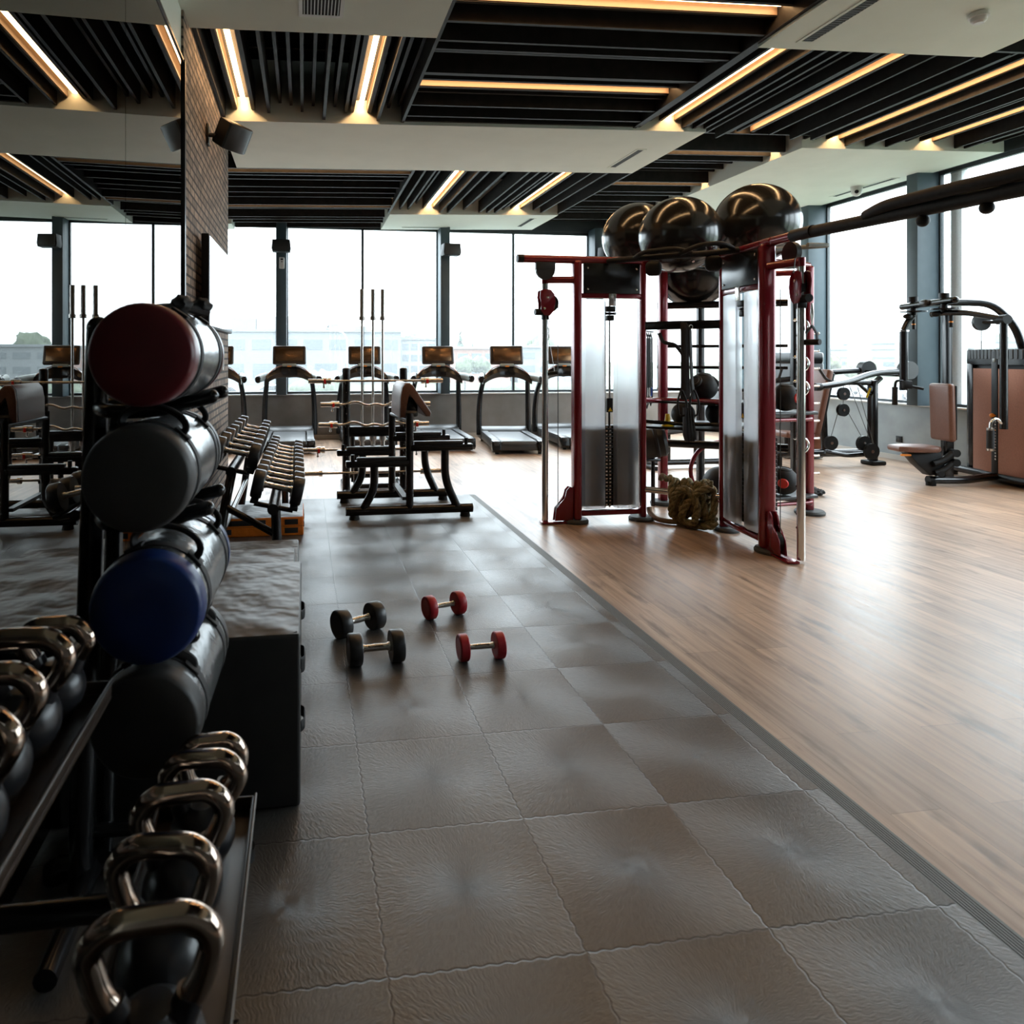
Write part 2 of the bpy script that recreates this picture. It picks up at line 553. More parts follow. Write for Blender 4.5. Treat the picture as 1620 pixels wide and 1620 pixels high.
struct(MB().bx(XR - .015, XR, 0.27, YB, 0, .07).build('baseboard_right', m_base))
struct(MB().bx(-4.2, 8.8, YB, YB + .25, 3.87, 4.75).build('wall_back_1', m_frame))
struct(MB().bx(XR, XR + .25, 0.27, YB, 4.0, 4.75).build('wall_right_2', m_frame))
# mirror
for i, (a, b) in enumerate(((3.163, 4.60), (1.703, 3.157), (.243, 1.697), (-1.2, .237))):
    struct(MB().bx(-.795, -.78, a, b, .03, 3.41).build('wall_mirror_%d' % (i + 1), m_mirror), 'tall wall mirror panel')
struct(MB().bx(-.795, -.766, 4.60, 4.635, 0, 3.43).bx(-.795, -.772, -1.2, 4.6, 3.41, 3.43).build('trim_4', m_mirrorframe), 'black mirror edge')

# window columns (two stand inside the glass line)
def column(nm, x0, x1, y0, y1, z0, z1):
    struct(MB().bx(x0, x1, y0, y1, z0, z1, .006).build(nm, m_column), 'grey blue window column')
for i, (a, b) in enumerate(((-3.35, -3.18), (-.48, -.305), (2.455, 2.627), (5.40, 5.571))):
    column('column_%d' % (i + 1), a, b, 12.17, YB + .1, .815, 3.9)
column('column_5', 8.21, XR + .1, 12.2, YB + .1, .825, 4.05)
for i, (a, b) in enumerate(((10.18, 10.36), (8.16, 8.33), (6.1, 6.27), (4.1, 4.27), (2.1, 2.27))):
    column('column_%d' % (i + 6), 8.21, XR + .1, a, b, .825, 4.05)
# windows
wn = 0
def window_back(x0, x1):
    global wn; wn += 1
    f = MB(); y0, y1 = YB + .03, YB + .09
    f.bx(x0, x1, y0, y1, .815, .86).bx(x0, x1, y0, y1, 3.81, 3.87).bx(x0, x0 + .022, y0, y1, .86, 3.81).bx(x1 - .022, x1, y0, y1, .86, 3.81)
    o = struct(f.build('window_%d' % wn, m_frame))
    MB().bx(x0 + .022, x1 - .022, YB + .055, YB + .063, .86, 3.81).build('glass_pane', m_glass, o)
def window_right(a, b, mullion=None):
    global wn; wn += 1
    f = MB(); x0, x1 = XR + .03, XR + .09
    f.bx(x0, x1, a, b, .825, .865).bx(x0, x1, a, b, 3.95, 4.0).bx(x0, x1, a, a + .022, .865, 3.95).bx(x0, x1, b - .022, b, .865, 3.95)
    o = struct(f.build('window_%d' % wn, m_frame))
    MB().bx(XR + .055, XR + .063, a + .022, b - .022, .865, 3.95).build('glass_pane', m_glass, o)
for a, b in ((-4.2, -3.35), (-3.18, -1.85), (-1.85, -.48), (-.305, 1.062), (1.062, 2.455), (2.627, 3.915), (3.915, 5.40), (5.571, 6.86), (6.86, 8.21)):
    window_back(a, b)
for a, b in ((10.36, 12.2), (8.33, 10.18), (6.27, 8.16), (4.27, 6.1), (2.27, 4.1), (.27, 2.1)):
    window_right(a, b)
struct(MB().bx(XR + .1, XR + .2, 7.90, 8.06, .7, 4.1, .01).build('trim_5', m_palemull), 'pale aluminium mullion outside the glass')  # pale mullion post set just outside the glass line

# bulkheads
bk = 0
def bulkhead(x0, x1, y0, y1, h=.60):
    global bk; bk += 1
    s = MB(); tilt_box(s, x0, x1, y0, y1, 0, h)
    return struct(s.build('ceiling_%d' % bk, m_plaster), 'pale dropped ceiling panel')
bulkhead(-.795, .952, -3.2, 4.865)
bulkhead(-.80, 4.235, 6.74, 8.40)
bulkhead(1.39, 4.26, 11.08, YB - .02)
bulkhead(3.443, 5.42, -3.2, 4.80)
bulkhead(5.73, 8.45, 7.21, YB - .02)
bulkhead(-3.4, -1.22, 11.9, YB - .02)
# timber slats
sb = 0
def slats(axis, x0, x1, y0, y1, pitch, skip=(), lo=.03, seed=1, fl=.075):
    """axis 'Y': slats run along Y, spaced in X"""
    global sb; sb += 1
    rnd = random.Random(seed)
    s = MB()
    a, b = (x0, x1) if axis == 'Y' else (y0, y1)
    n = int((b - a) / pitch)
    for i in range(n + 1):
        c = a + .02 + (b - a - .04) * i / n
        if any(abs(c - k) < .13 for k in skip): continue
        d = rnd.choice((lo, lo, lo + .05, lo + .07, lo + .13, lo + .15))
        h = rnd.choice((.2, .25))
        if axis == 'Y': tilt_box(s, c - .014, c + .014, y0, y1, d, d + h)
        else: tilt_box(s, x0, x1, c - .014, c + .014, d, d + h)
    for k in skip:
        for e in (-.088, .088):
            if axis == 'Y': tilt_box(s, k + e - .016, k + e + .016, y0, y1, lo + fl, lo + .34)
            else: tilt_box(s, x0, x1, k + e - .016, k + e + .016, lo + fl, lo + .34)
    # carriers over the slats
    if axis == 'Y':
        for q in range(2):
            yy = y0 + (y1 - y0) * (.3 + .4 * q); tilt_box(s, x0, x1, yy - .02, yy + .02, .46, .5)
    else:
        for q in range(2):
            xx = x0 + (x1 - x0) * (.3 + .4 * q); tilt_box(s, xx - .02, xx + .02, y0, y1, .46, .5)
    return struct(s.build('ceiling_slats_%d' % sb, m_slat), 'dark timber ceiling slats')
LY = [(-.57, 4.87, 6.735), (.55, 4.87, 6.735)]
slats('Y', -.78, .955, 4.87, 6.735, .107, [q[0] for q in LY], seed=3)
LXs = [(4.46, .99, 3.40), (5.95, .99, 3.40)]
slats('X', .987, 3.405, 1.0, 6.735, .145, [q[0] for q in LXs], seed=5)
s = MB(); tilt_box(s, 3.405, 3.44, 1.0, 6.735, .02, .33); struct(s.build('trim_6', m_slat))
s = MB(); tilt_box(s, .957, .985, 1.0, 6.735, .02, .34); struct(s.build('trim_8', m_slat))
s = MB(); tilt_box(s, 4.245, 4.275, 8.41, 11.07, .02, .34); struct(s.build('trim_9', m_slat))
LR = [(3.80, 4.81, 6.735), (4.88, 4.81, 7.02), (6.14, 4.81, 7.205), (7.38, 4.81, 7.205)]
slats('Y', 3.45, 4.235, 4.81, 6.735, .13, [3.80], seed=8)
slats('Y', 4.25, 5.72, 4.81, 7.02, .13, [4.88], seed=9)
slats('Y', 5.74, 8.45, 4.81, 7.205, .13, [6.14, 7.38], seed=11)
LD = [(7.66, 4.26, 5.70), (9.15, 4.28, 5.70)]
slats('X', 4.25, 5.72, 7.05, 12.4, .20, [q[0] for q in LD], seed=12, fl=.03)
LE = [(8.55, -3.9, 1.33), (10.55, -3.9, 1.33)]
slats('X', -4.1, 1.345, 8.41, 11.88, .20, [q[0] for q in LE], seed=14, fl=-.02)
slats('X', -1.2, 1.37, 11.9, 12.42, .2, (), seed=15)
s = MB(); tilt_box(s, 1.35, 1.385, 8.41, 11.07, .02, .30); struct(s.build('trim_7', m_slat))
LF = [(2.03, 8.41, 11.075), (3.52, 8.41, 11.075)]
slats('Y', 1.40, 4.24, 8.41, 11.075, .135, [q[0] for q in LF], seed=17)
slats('X', 5.44, 8.45, 1.0, 4.78, .2, (), seed=18)
slats('X', -4.1, -.82, 7.3, 8.39, .2, (), seed=19)

# ------------------------------------------------------------------ ceiling lights (their own light)
m_lining = mat('light_channel_lining', (.17, .115, .075), .5)
m_housing = mat('light_channel_back', (.012, .011, .010), .7)
def ceiling_light(axis, k, a, b, label):
    t = thing('ceiling_light', label, 'ceiling light', group='warm strip lights between the ceiling slats')
    d = MB(); h = MB(); b2 = MB()
    if axis == 'Y':
        tilt_box(d, k - .021, k + .021, a + .006, b - .006, .152, .162)
        for e in (-.068, .068): tilt_box(h, k + e - .0035, k + e + .0035, a, b, .112, .25)
        tilt_box(b2, k - .064, k + .064, a, b, .23, .25)
    else:
        tilt_box(d, a + .006, b - .006, k - .021, k + .021, .152, .162)
        for e in (-.068, .068): tilt_box(h, a, b, k + e - .0035, k + e + .0035, .112, .25)
        tilt_box(b2, a, b, k - .064, k + .064, .23, .25)
    d.build('diffuser', m_led, t)
    h.build('side_lining', m_lining, t)
    b2.build('back_channel', m_housing, t)
ceiling_light('Y', *LY[0], 'warm strip light running beside the top of the brick pier')
ceiling_light('Y', *LY[1], 'warm strip light between slats, above the floor dumbbells')
ceiling_light('X', *LXs[0], 'crosswise warm strip light at the very top of the picture')
ceiling_light('X', *LXs[1], 'crosswise warm strip light just in front of the wide pale ceiling panel')
ceiling_light('Y', *LR[0], 'warm strip light ending at the right corner of the wide pale ceiling panel')
ceiling_light('Y', *LR[1], 'long warm strip light ending in dark slats above the black gym balls')
ceiling_light('Y', *LR[2], 'warm strip light ending on the left part of the pale panel with the camera')
ceiling_light('Y', *LR[3], 'warm strip light nearest the right hand windows')
ceiling_light('X', *LD[0], 'thin crosswise strip light beside the corner of the camera panel')
ceiling_light('X', *LD[1], 'short crosswise strip light right behind the gym balls')
ceiling_light('X', *LE[0], 'crosswise strip light hidden behind the wide pale panel, near the brick pier')
ceiling_light('X', *LE[1], 'crosswise strip light closer to the treadmill windows, left of the slat bay')
ceiling_light('Y', *LF[0], 'left strip light of the slat bay above the treadmills')
ceiling_light('Y', *LF[1], 'right strip light of the slat bay above the treadmills')

# ------------------------------------------------------------------ ceiling fittings
def slot_vent(label, x0, x1, y0, y1, axis='Y'):
    t = thing('ceiling_vent', label, 'air vent', group='slot vents in the pale ceiling panels')
    f = MB(); tilt_box(f, x0 - .025, x1 + .025, y0 - .025, y0, -.006, 0); tilt_box(f, x0 - .025, x1 + .025, y1, y1 + .025, -.006, 0)
    tilt_box(f, x0 - .025, x0, y0, y1, -.006, 0); tilt_box(f, x1, x1 + .025, y0, y1, -.006, 0)
    f.build('frame', m_white if axis == 'X' else m_plaster, t)
    g = MB()
    tilt_box(g, x0, x1, y0, y1, -.002, .0)
    if axis == 'X':
        g.build('recess', m_darkvoid, t); g = MB()
    if axis == 'Y':
        n = max(2, int((y1 - y0) / .03))
        for i in range(n):
            y = y0 + (y1 - y0) * (i + .5) / n; tilt_box(g, x0, x1, y - .004, y + .004, -.005, -.001)
    else:
        n = max(2, int((x1 - x0) / .022))
        for i in range(n):
            x = x0 + (x1 - x0) * (i + .5) / n; tilt_box(g, x - .0035, x + .0035, y0, y1, -.006, -.002)
    g.build('grille', m_palemull if axis == 'X' else m_vent, t)
slot_vent('square grille in the pale panel at the top, above the brick pier', -.01, .235, 4.12, 4.60, 'X')
slot_vent('slot vent at the right end of the wide pale ceiling panel', 3.80, 3.87, 7.39, 8.12)
slot_vent('long slot vent in the pale panel with the smoke detector', 3.70, 3.79, 3.0, 4.66)
slot_vent('slot vent at the right end of the panel above the treadmills', 3.86, 3.94, 11.35, 12.1)
slot_vent('narrow slot along the window edge of the panel above the treadmills', 1.75, 2.55, 12.17, 12.22)
slot_vent('slot vent behind the dome camera in the right hand panel', 8.10, 8.18, 8.45, 9.55)
t = thing('smoke_detector', 'round white smoke detector on the pale ceiling panel', 'smoke detector', (4.66, 4.15, zc(4.66)))
MB().lathe([(.0, -.075), (.03, -.075), (.045, -.06), (.048, -.035)]).build('sensor_head', m_white, t)
MB().lathe([(.048, -.035), (.062, -.033), (.062, -.012), (.055, 0)]).build('base', m_white, t)
t = thing('dome_camera', 'small white dome security camera under the right hand ceiling panel', 'security camera', (8.0, 8.95, zc(8.0)))
MB().lathe([(.0, -.05), (.075, -.05), (.08, 0)]).build('base', m_white, t)
MB().sph((0, 0, -.07), .072).build('dome', m_white, t)
MB().cyl((-.045, -.05, -.085), (-.06, -.066, -.09), .028, .024).build('lens', m_black, t)

# ================================================================== KETTLEBELL RACK AND KETTLEBELLS
t = thing('kettlebell_rack', 'black two-tier kettlebell rack in front of the mirror', 'rack', (0, 0, RZ))
def tray(x0, x1, y0, y1, z):
    s = MB()
    s.bx(x0, x1, y0, y1, z - .014, z, .003)
    s.bx(x1 - .006, x1, y0, y1, z, z + .028, .002).bx(x0, x0 + .006, y0, y1, z, z + .028, .002)
    s.bx(x0, x1, y1 - .006, y1, z, z + .028, .002).bx(x0, x1, y0, y0 + .006, z, z + .028, .002)
    return s
m_tray = noisy('worn_brown_black_tray', (.02, .013, .009), (.035, .02, .012), .4, 12.)
m_trayedge = mat('grey_tray_lip', (.11, .105, .10), .35, .5)
tray(-.335, -.115, .50, 1.64, .44 - RZ).build('lower_shelf', m_tray, t)
tray(-.715, -.424, .50, 1.60, .75 - RZ).build('upper_shelf', m_tray, t)
MB().tube([(-.1125, .50, .470 - RZ), (-.1125, 1.64, .470 - RZ)], .0035).build('shelf_lip', m_trayedge, t)
MB().tube([(-.4215, .50, .780 - RZ), (-.4215, 1.60, .780 - RZ)], .0035).build('shelf_lip', m_trayedge, t)
for y in (.66, 1.50):
    s = MB()
    s.tube([(-.70, y, .03), (-.70, y, .65), (-.62, y, .715)], .03, 12, fil=.08)
    s.tube([(-.70, y, .34), (-.24, y, .34), (-.22, y, .405)], .026, 12, fil=.05)
    s.tube([(-.70, y, .03), (-.14, y, .03)], .03, 12)
    s.build('side_frame', m_black, t)
MB().tube([(-.70, .66, .22), (-.70, 1.50, .22)], .026, 12).build('crossbar', m_black, t)
MB().tube([(-.35, .66, .30), (-.35, 1.50, .30)], .02, 12).build('crossbar', m_black, t)

def kettlebell(label, loc, h, wd, rz, group, rb=.072):
    t = thing('kettlebell', label, 'kettlebell', loc, rz, group)
    zcn = rb * .93
    prof = [(0, 0), (rb * .62, 0)]
    for i in range(1, 13):
        a = -math.acos(.62) * .98 + (PI * .36 + math.acos(.62) * .98) * i / 12
        prof.append((rb * math.cos(a), zcn + rb * math.sin(a)))
    prof += [(rb * .40, zcn + rb * .96), (0, zcn + rb * 1.0)]
    s = MB().lathe(prof, None, 26)
    for k in (-1, 1):
        s.cyl((k * rb * .50, 0, zcn + rb * .55), (k * rb * .70, 0, zcn + rb * 1.12), .0235, .0215, 14)
    s.build('body', m_kbbody, t)
    r = .0195
    hw = wd / 2 - r
    zt = h - r
    pts = [(-rb * .58, 0, zcn + rb * .85), (-hw * .80, 0, zcn + rb * 1.30), (-hw, 0, zt - .030), (-hw * .62, 0, zt),
           (hw * .62, 0, zt), (hw, 0, zt - .034), (hw * .80, 0, zcn + rb * 1.30), (rb * .58, 0, zcn + rb * .85)]
    MB().tube(pts, r, 16, fil=.06, fs=8, up=(0, 1, 0)).build('handle', m_kbhandle, t, 60)
    return t
LOW = [(1.00, .288, .215, .05, .078, 'nearest'), (1.165, .276, .20, -.10, .075, 'second from the near end'), (1.325, .262, .20, .06, .073, 'middle one of five'),
       (1.475, .236, .195, -.05, .067, 'fourth from the near end'), (1.592, .206, .17, .08, .045, 'farthest')]
for y, h, wd, rz, rb, nm in LOW:
    kettlebell('black kettlebell with shiny handle on the lower shelf, ' + nm, (-.218 + .012 * math.sin(y * 9), y, .4405), h, wd, rz, 'kettlebells on the lower shelf', rb)
UP = [(-.515, 1.515, .207, .17, .04, .060, 'farthest'), (-.522, 1.375, .238, .20, -.06, .066, 'second from the far end'), (-.522, 1.23, .236, .195, .05, .066, 'middle one of five'),
      (-.505, 1.085, .238, .20, -.04, .068, 'fourth from the far end'), (-.505, .925, .238, .20, .03, .068, 'nearest')]
for x, y, h, wd, rz, rb, nm in UP:
    kettlebell('black kettlebell with shiny handle on the upper shelf, ' + nm, (x, y, .7505), h, wd, rz, 'kettlebells on the upper shelf', rb)

# ================================================================== BAG RACK AND POWER BAGS
t = thing('bag_rack', 'black bag rack with twin posts in front of the mirror', 'rack', (0, 0, RZ))
PA0, PA1 = Vector((-.625, 2.03, 0)), Vector((-.565, 2.0, 1.57))
PB0, PB1 = Vector((-.585, 2.12, 0)), Vector((-.553, 2.17, 1.50))
MB().tube([PA0, PA1], .032, 14, sy=1.0).sph(PA1, .032).build('post', m_black, t)
MB().tube([PB0, PB1], .026, 14).sph(PB1, .026).build('post', m_black, t)
s = MB().tube([(-.70, 2.075, .03), (-.18, 2.075, .03)], .03, 12).tube([(-.60, 1.70, .03), (-.60, 2.24, .03)], .028, 12)
s.build('base_frame', m_black, t)
for q, (x, z) in enumerate(((-.70, .03), (-.18, .03))):
    MB().cyl((x, 2.075, 0), (x, 2.075, .035), .036).build('foot', m_blackmat, t)
MB().tube([(-.60, 2.08, .12), (-.33, 2.08, .12), (-.30, 2.08, .03)], .02, 12, fil=.04).build('brace', m_black, t)
BZ = [1.503, 1.215, .912, .645]
BRAD = [.121, .125, .129, .126]
LOOP = [0, .036, .045, .012]
BX = [-.372, -.382, -.362, -.364]
for z, rb, x in zip(BZ, BRAD, BX):
    zz = z - rb - .0215 - RZ
    ex, ez = (.132, .034) if z > 1.1 else (.075, .010)
    for y in (1.84, 2.08):
        MB().tube([(-.575, 2.02 if y < 2 else 2.10, zz - .004), (-.50, y, zz - .004), (x, y, zz - .002), (x + ex, y, zz + ez)], .019, 12, fil=.06, up=(0, 0, 1)).sph((x + ex, y, zz + ez), .019, seg=12).build('cradle_arm', m_black, t)

def power_bag(label, x, z, r, capm, rz=0., L=.50, y0=1.64, handles='loop', roll=0., loop=.04):
    t = thing('power_bag', label, 'power bag', (x, y0, z), rz, 'power bags on the bag rack')
    M = Matrix.Rotation(-PI / 2, 4, 'X')      # local z -> +Y
    s = MB().lathe([(r * .985, .03), (r, .07), (r * 1.012, L * .5), (r, L - .07), (r * .985, L - .03)], M, 44)
    s.build('body', m_vinyl, t)
    for a, b, sg in ((0, .05, 1), (L, L - .05, -1)):
        pr = [(0, -.006 * sg + a), (r * .55, -.0055 * sg + a), (r * .91, -.003 * sg + a), (r * .955, .001 * sg + a), (r * .985, .009 * sg + a), (r * 1.004, .02 * sg + a), (r * 1.012, b + .002 * sg)]
        if sg < 0: pr = pr[::-1]
        MB().lathe(pr, M, 44).build('end_cap', capm, t)
    for y in (.10, L - .10):
        pr = [(r * .99, y - .017), (r * 1.022, y - .015), (r * 1.022, y + .015), (r * .99, y + .017)]
        MB().lathe(pr, M, 44).build('strap', m_webbing, t)
        if handles == 'loop':
            pts = []
            for i in range(17):
                a = PI * i / 16
                ang = R(90 + roll) + R(34) * math.cos(a)
                rad = r * 1.02 + loop * math.sin(a) ** .7
                pts.append((rad * math.cos(ang), y + .004 * math.sin(3 * a), rad * math.sin(ang)))
            MB().tube(pts, .0065, 8, sy=1.9, up=(0, 0, 1)).build('handle', m_webbing, t)
        for k in (-1, 1):
            ang = R(90 + roll) + k * R(34)
            MB().box((r * 1.03 * math.cos(ang), y, r * 1.03 * math.sin(ang)), (.045, .038, .006), Matrix.Rotation(-(ang - PI / 2), 4, 'Y'), .002).build('strap_patch', m_webbing, t)
    if handles == 'fold':
        rnd = random.Random(4)
        for q, (y, dx) in enumerate(((.28, .035), (.36, .075))):
            s = MB().ico((dx, y, r * 1.02 + .012), .045, 3, .35, (.62, .85, .58))
            s.build('handle', m_webbing, t, 70)
        MB().tube([(-.05, .20, r * .94), (0, .24, r * 1.04), (.04, .29, r * 1.08), (.085, .36, r * .98)], .012, 8, fil=.03, sy=1.6).build('handle', m_webbing, t)
    return t
power_bag('power bag with maroon end on the top arms of the bag rack', BX[0], BZ[0], BRAD[0], m_bagred, R(-1.5), handles='fold')
power_bag('power bag with charcoal end, second from the top of the bag rack', BX[1], BZ[1], BRAD[1], m_baggrey, R(-1.0), roll=-8, loop=LOOP[1])
power_bag('power bag with navy blue end, below the charcoal one', BX[2], BZ[2], BRAD[2], m_bagblue, R(-1.5), roll=-12, loop=LOOP[2])
power_bag('power bag with black end on the lowest arms of the bag rack', BX[3], BZ[3], BRAD[3], m_vinylblack, R(-1.5), roll=-10, loop=LOOP[3])

# ================================================================== SOFT PLYO BOXES
def plyo_box(label, x0, x1, y0, y1, z1, side, z0=RZ, straps=True, velcro=False, seed=0):
    t = thing('plyo_box', label, 'plyo box', ((x0 + x1) / 2, (y0 + y1) / 2, z0), 0, 'soft plyo boxes along the mirror and brick pier')
    a, b, h = (x1 - x0) / 2, (y1 - y0) / 2, z1 - z0
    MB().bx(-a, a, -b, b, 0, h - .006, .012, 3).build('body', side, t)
    # soft, slightly rumpled top
    s = MB(); nx, ny = 26, 26
    g = [[s.bm.verts.new((-a + .006 + (2 * a - .012) * i / nx, -b + .006 + (2 * b - .012) * j / ny,
          h - .006 + .010 * min(1, 6 * min(i, nx - i, j, ny - j) / nx) + .012 * noise.noise(Vector((i * .22 + seed * 5, j * .16, seed))) * min(1, 5 * min(i, nx - i, j, ny - j) / nx)))
          for j in range(ny + 1)] for i in range(nx + 1)]
    for i in range(nx):
        for j in range(ny):
            s.bm.faces.new((g[i][j], g[i + 1][j], g[i + 1][j + 1], g[i][j + 1]))
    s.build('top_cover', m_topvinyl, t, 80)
    if straps:
        for yy in (-b * .55, b * .55):
            for zz in ((.24, .62) if h > .4 else (.5,)):
                MB().tube([(a, yy - .055, h * zz + .06), (a + .013, yy - .04, h * zz + .06), (a + .013, yy + .04, h * zz + .06), (a, yy + .055, h * zz + .06)], .004, 8, fil=.01, sy=5., up=(1, 0, 0)).build('handle', m_webbing, t)
    if velcro:
        for x in (a - .10, -.08, -a + .12):
            for zz in (.28, .72):
                wd = .055 if abs(x + .08) > .01 else .15
                if wd > .1 and zz < .5: continue
                MB().bx(x - wd, x + wd, -b - .003, -b + .001, h * zz - h * .14, h * zz + h * .14, .001).build('velcro_patch', m_webbing, t)
        MB().bx(-a - .001, a + .001, -b - .0015, b + .001, h * .495, h * .505).build('seam', m_webbing, t)
        for zz in (.28, .72):
            MB().bx(a - .002, a + .006, -b * .3, b * .3, h * zz - h * .14, h * zz + h * .14, .002).build('handle', m_webbing, t)
    return t
plyo_box('tall black soft plyo box with wrinkled grey top beside the power bags', -.765, -.012, 2.285, 3.10, .586, m_vinylblack, seed=1)
plyo_box('middle-height black plyo box right behind the tall one', -.765, -.045, 3.125, 3.62, .505, m_vinylblack, straps=False, seed=2)
plyo_box('lowest black plyo box in front of the orange one', -.765, -.03, 3.645, 4.10, .42, m_vinylblack, straps=False, seed=3)
plyo_box('orange plyo box with black velcro patches under the dumbbell rack', -.765, -.004, 5.75, 6.30, .168, m_canvas_o, straps=False, velcro=True, seed=4)

# ================================================================== DUMBBELLS
def dumbbell_mesh(t, L, hr, ht, gr, headm, seg=28, ring=None, capm=None):
    """axis along local X, centre at origin"""
    for k in (-1, 1):
        M = Matrix.Rotation(k * PI / 2, 4, 'Y')
        a = L / 2 - ht
        prof = [(hr * .42, a), (hr * .94, a), (hr, a + ht * .10), (hr, a + ht * .88), (hr * .95, a + ht * .97), (hr * .86, a + ht), (hr * .84, a + ht * .96), (0, a + ht * .96)]
        o = MB().lathe(prof, M, seg).build('head', headm, t)
        if capm:
            MB().lathe([(0, a + ht * .955), (hr * .70, a + ht * .957), (hr * .70, a + ht * .985), (0, a + ht * .985)], M, seg).build('end_plate', capm, o)
    a = L / 2 - ht
    s = MB()
    pr = [(gr * .8, -a), (gr * 1.25, -a), (gr * 1.25, -a + .012), (gr * .95, -a + .02), (gr, -a * .4), (gr * 1.06, 0), (gr, a * .4), (gr * .95, a - .02), (gr * 1.25, a - .012), (gr * 1.25, a), (gr * .8, a)]
    s.lathe(pr, Matrix.Rotation(PI / 2, 4, 'Y'), 16)
    s.build('handle', m_steel, t)
m_logo = mat('dark_blue_end_plate', (.008, .012, .03), .4)
m_redplate = mat('red_end_plate_pale_print', (.5, .06, .06), .45)
def floor_dumbbell(label, x, y, rz, L, hr, ht, gr, hm, cap):
    t = thing('dumbbell', label, 'dumbbell', (x, y, RZ + hr), R(rz), 'dumbbells on the rubber floor')
    dumbbell_mesh(t, L, hr, ht, gr, hm, 32, capm=cap)
floor_dumbbell('black dumbbell on the floor, rear one of the black pair, turned askew', .29, 3.675, 27, .275, .0745, .066, .0165, m_rubblack, m_logo)
floor_dumbbell('black dumbbell on the floor, front one of the black pair', .345, 3.305, 5, .272, .0765, .064, .0165, m_rubblack, m_logo)
floor_dumbbell('red dumbbell on the floor, rear one of the red pair', .795, 3.845, 17, .238, .065, .05, .0135, m_redure, m_redplate)
floor_dumbbell('red dumbbell on the floor, front one of the red pair', .862, 3.275, 2, .228, .064, .045, .0135, m_redure, m_redplate)

# dumbbell rack with two tilted tiers
t = thing('dumbbell_rack', 'black two-tier dumbbell rack beside the brick pier', 'rack', (0, 0, RZ))
TL = R(12.5)
LT, UT = Vector((-.168, 0, .650)), Vector((-.478, 0, .810))
ax = Vector((math.cos(TL), 0, -math.sin(TL))); up = Vector((math.sin(TL), 0, math.cos(TL)))
HR = .092
for c, y0, y1 in ((LT, 4.42, 6.62), (UT, 4.92, 6.90)):
    o = c - up * (.082) - Vector((0, 0, RZ))
    b = o - up * .035
    MB().tube([(b.x, y0 - .06, b.z), (b.x, y1, b.z)], .036, 14).build('tier_beam', m_black, t)
    for k in (-1, 1):
        p = c + ax * (.128 * k) - up * (HR + .013) - Vector((0, 0, RZ))
        MB().box((p.x, (y0 + y1) / 2, p.z), (.05, y1 - y0, .022), Matrix.Rotation(TL, 4, 'Y'), .004).build('saddle_rail', m_blackmat, t)
    for y in (y0 + .02, (y0 + y1) / 2, y1 - .05):
        p, q = b + ax * -.125, b + ax * .125
        MB().tube([(p.x, y, p.z), (q.x, y, q.z)], .016, 10).build('bracket', m_black, t)
for y in (4.72, 6.72):
    bl = LT - up * .11 - Vector((0, 0, RZ)); bu = UT - up * .11 - Vector((0, 0, RZ))
    MB().tube([(bl.x, y, bl.z), (bl.x + .012, y, .03)], .033, 14).build('front_leg', m_black, t)
    MB().tube([(bu.x, y + .26 if y < 5 else y, bu.z), (bu.x - .03, y + .12 if y < 5 else y, .5), (-.60, y + .0, .03)], .033, 14, fil=.1).build('rear_leg', m_black, t)
    MB().tube([(bu.x - .045, y + (.11 if y < 5 else 0), .46), (bl.x, y, .28)], .024, 12).build('brace', m_black, t)
    MB().tube([(-.66, y, .03), (-.06, y, .03)], .028, 12).build('base_bar', m_black, t)
MB().tube([(-.55, 4.85, .30), (-.55, 6.7, .30)], .022, 12).build('crossbar', m_black, t)
ORD = ['nearest', 'second', 'third', 'fourth', 'fifth', 'sixth', 'seventh', 'eighth', 'ninth', 'tenth']
def rack_row(c, ys, L0, L1, tier, group):
    n = len(ys)
    for i, y in enumerate(ys):
        L = L0 + (L1 - L0) * i / (n - 1)
        lab = 'black round-head dumbbell on the %s rack tier, %s' % (tier, ('nearest' if i == 0 else ('farthest' if i == n - 1 else ORD[i] + ' from the near end')))
        t = thing('dumbbell', lab, 'dumbbell', (c.x, y, c.z), 0, group)
        t.rotation_euler = (0, TL, 0)
        dumbbell_mesh(t, L, HR, .072, .0185, m_rubblack, 26)
rack_row(LT, [4.50 + .217 * i for i in range(10)], .328, .285, 'lower', 'dumbbells on the lower rack tier')
rack_row(UT, [5.02 + .288 * i for i in range(7)], .325, .29, 'upper', 'dumbbells on the upper rack tier')

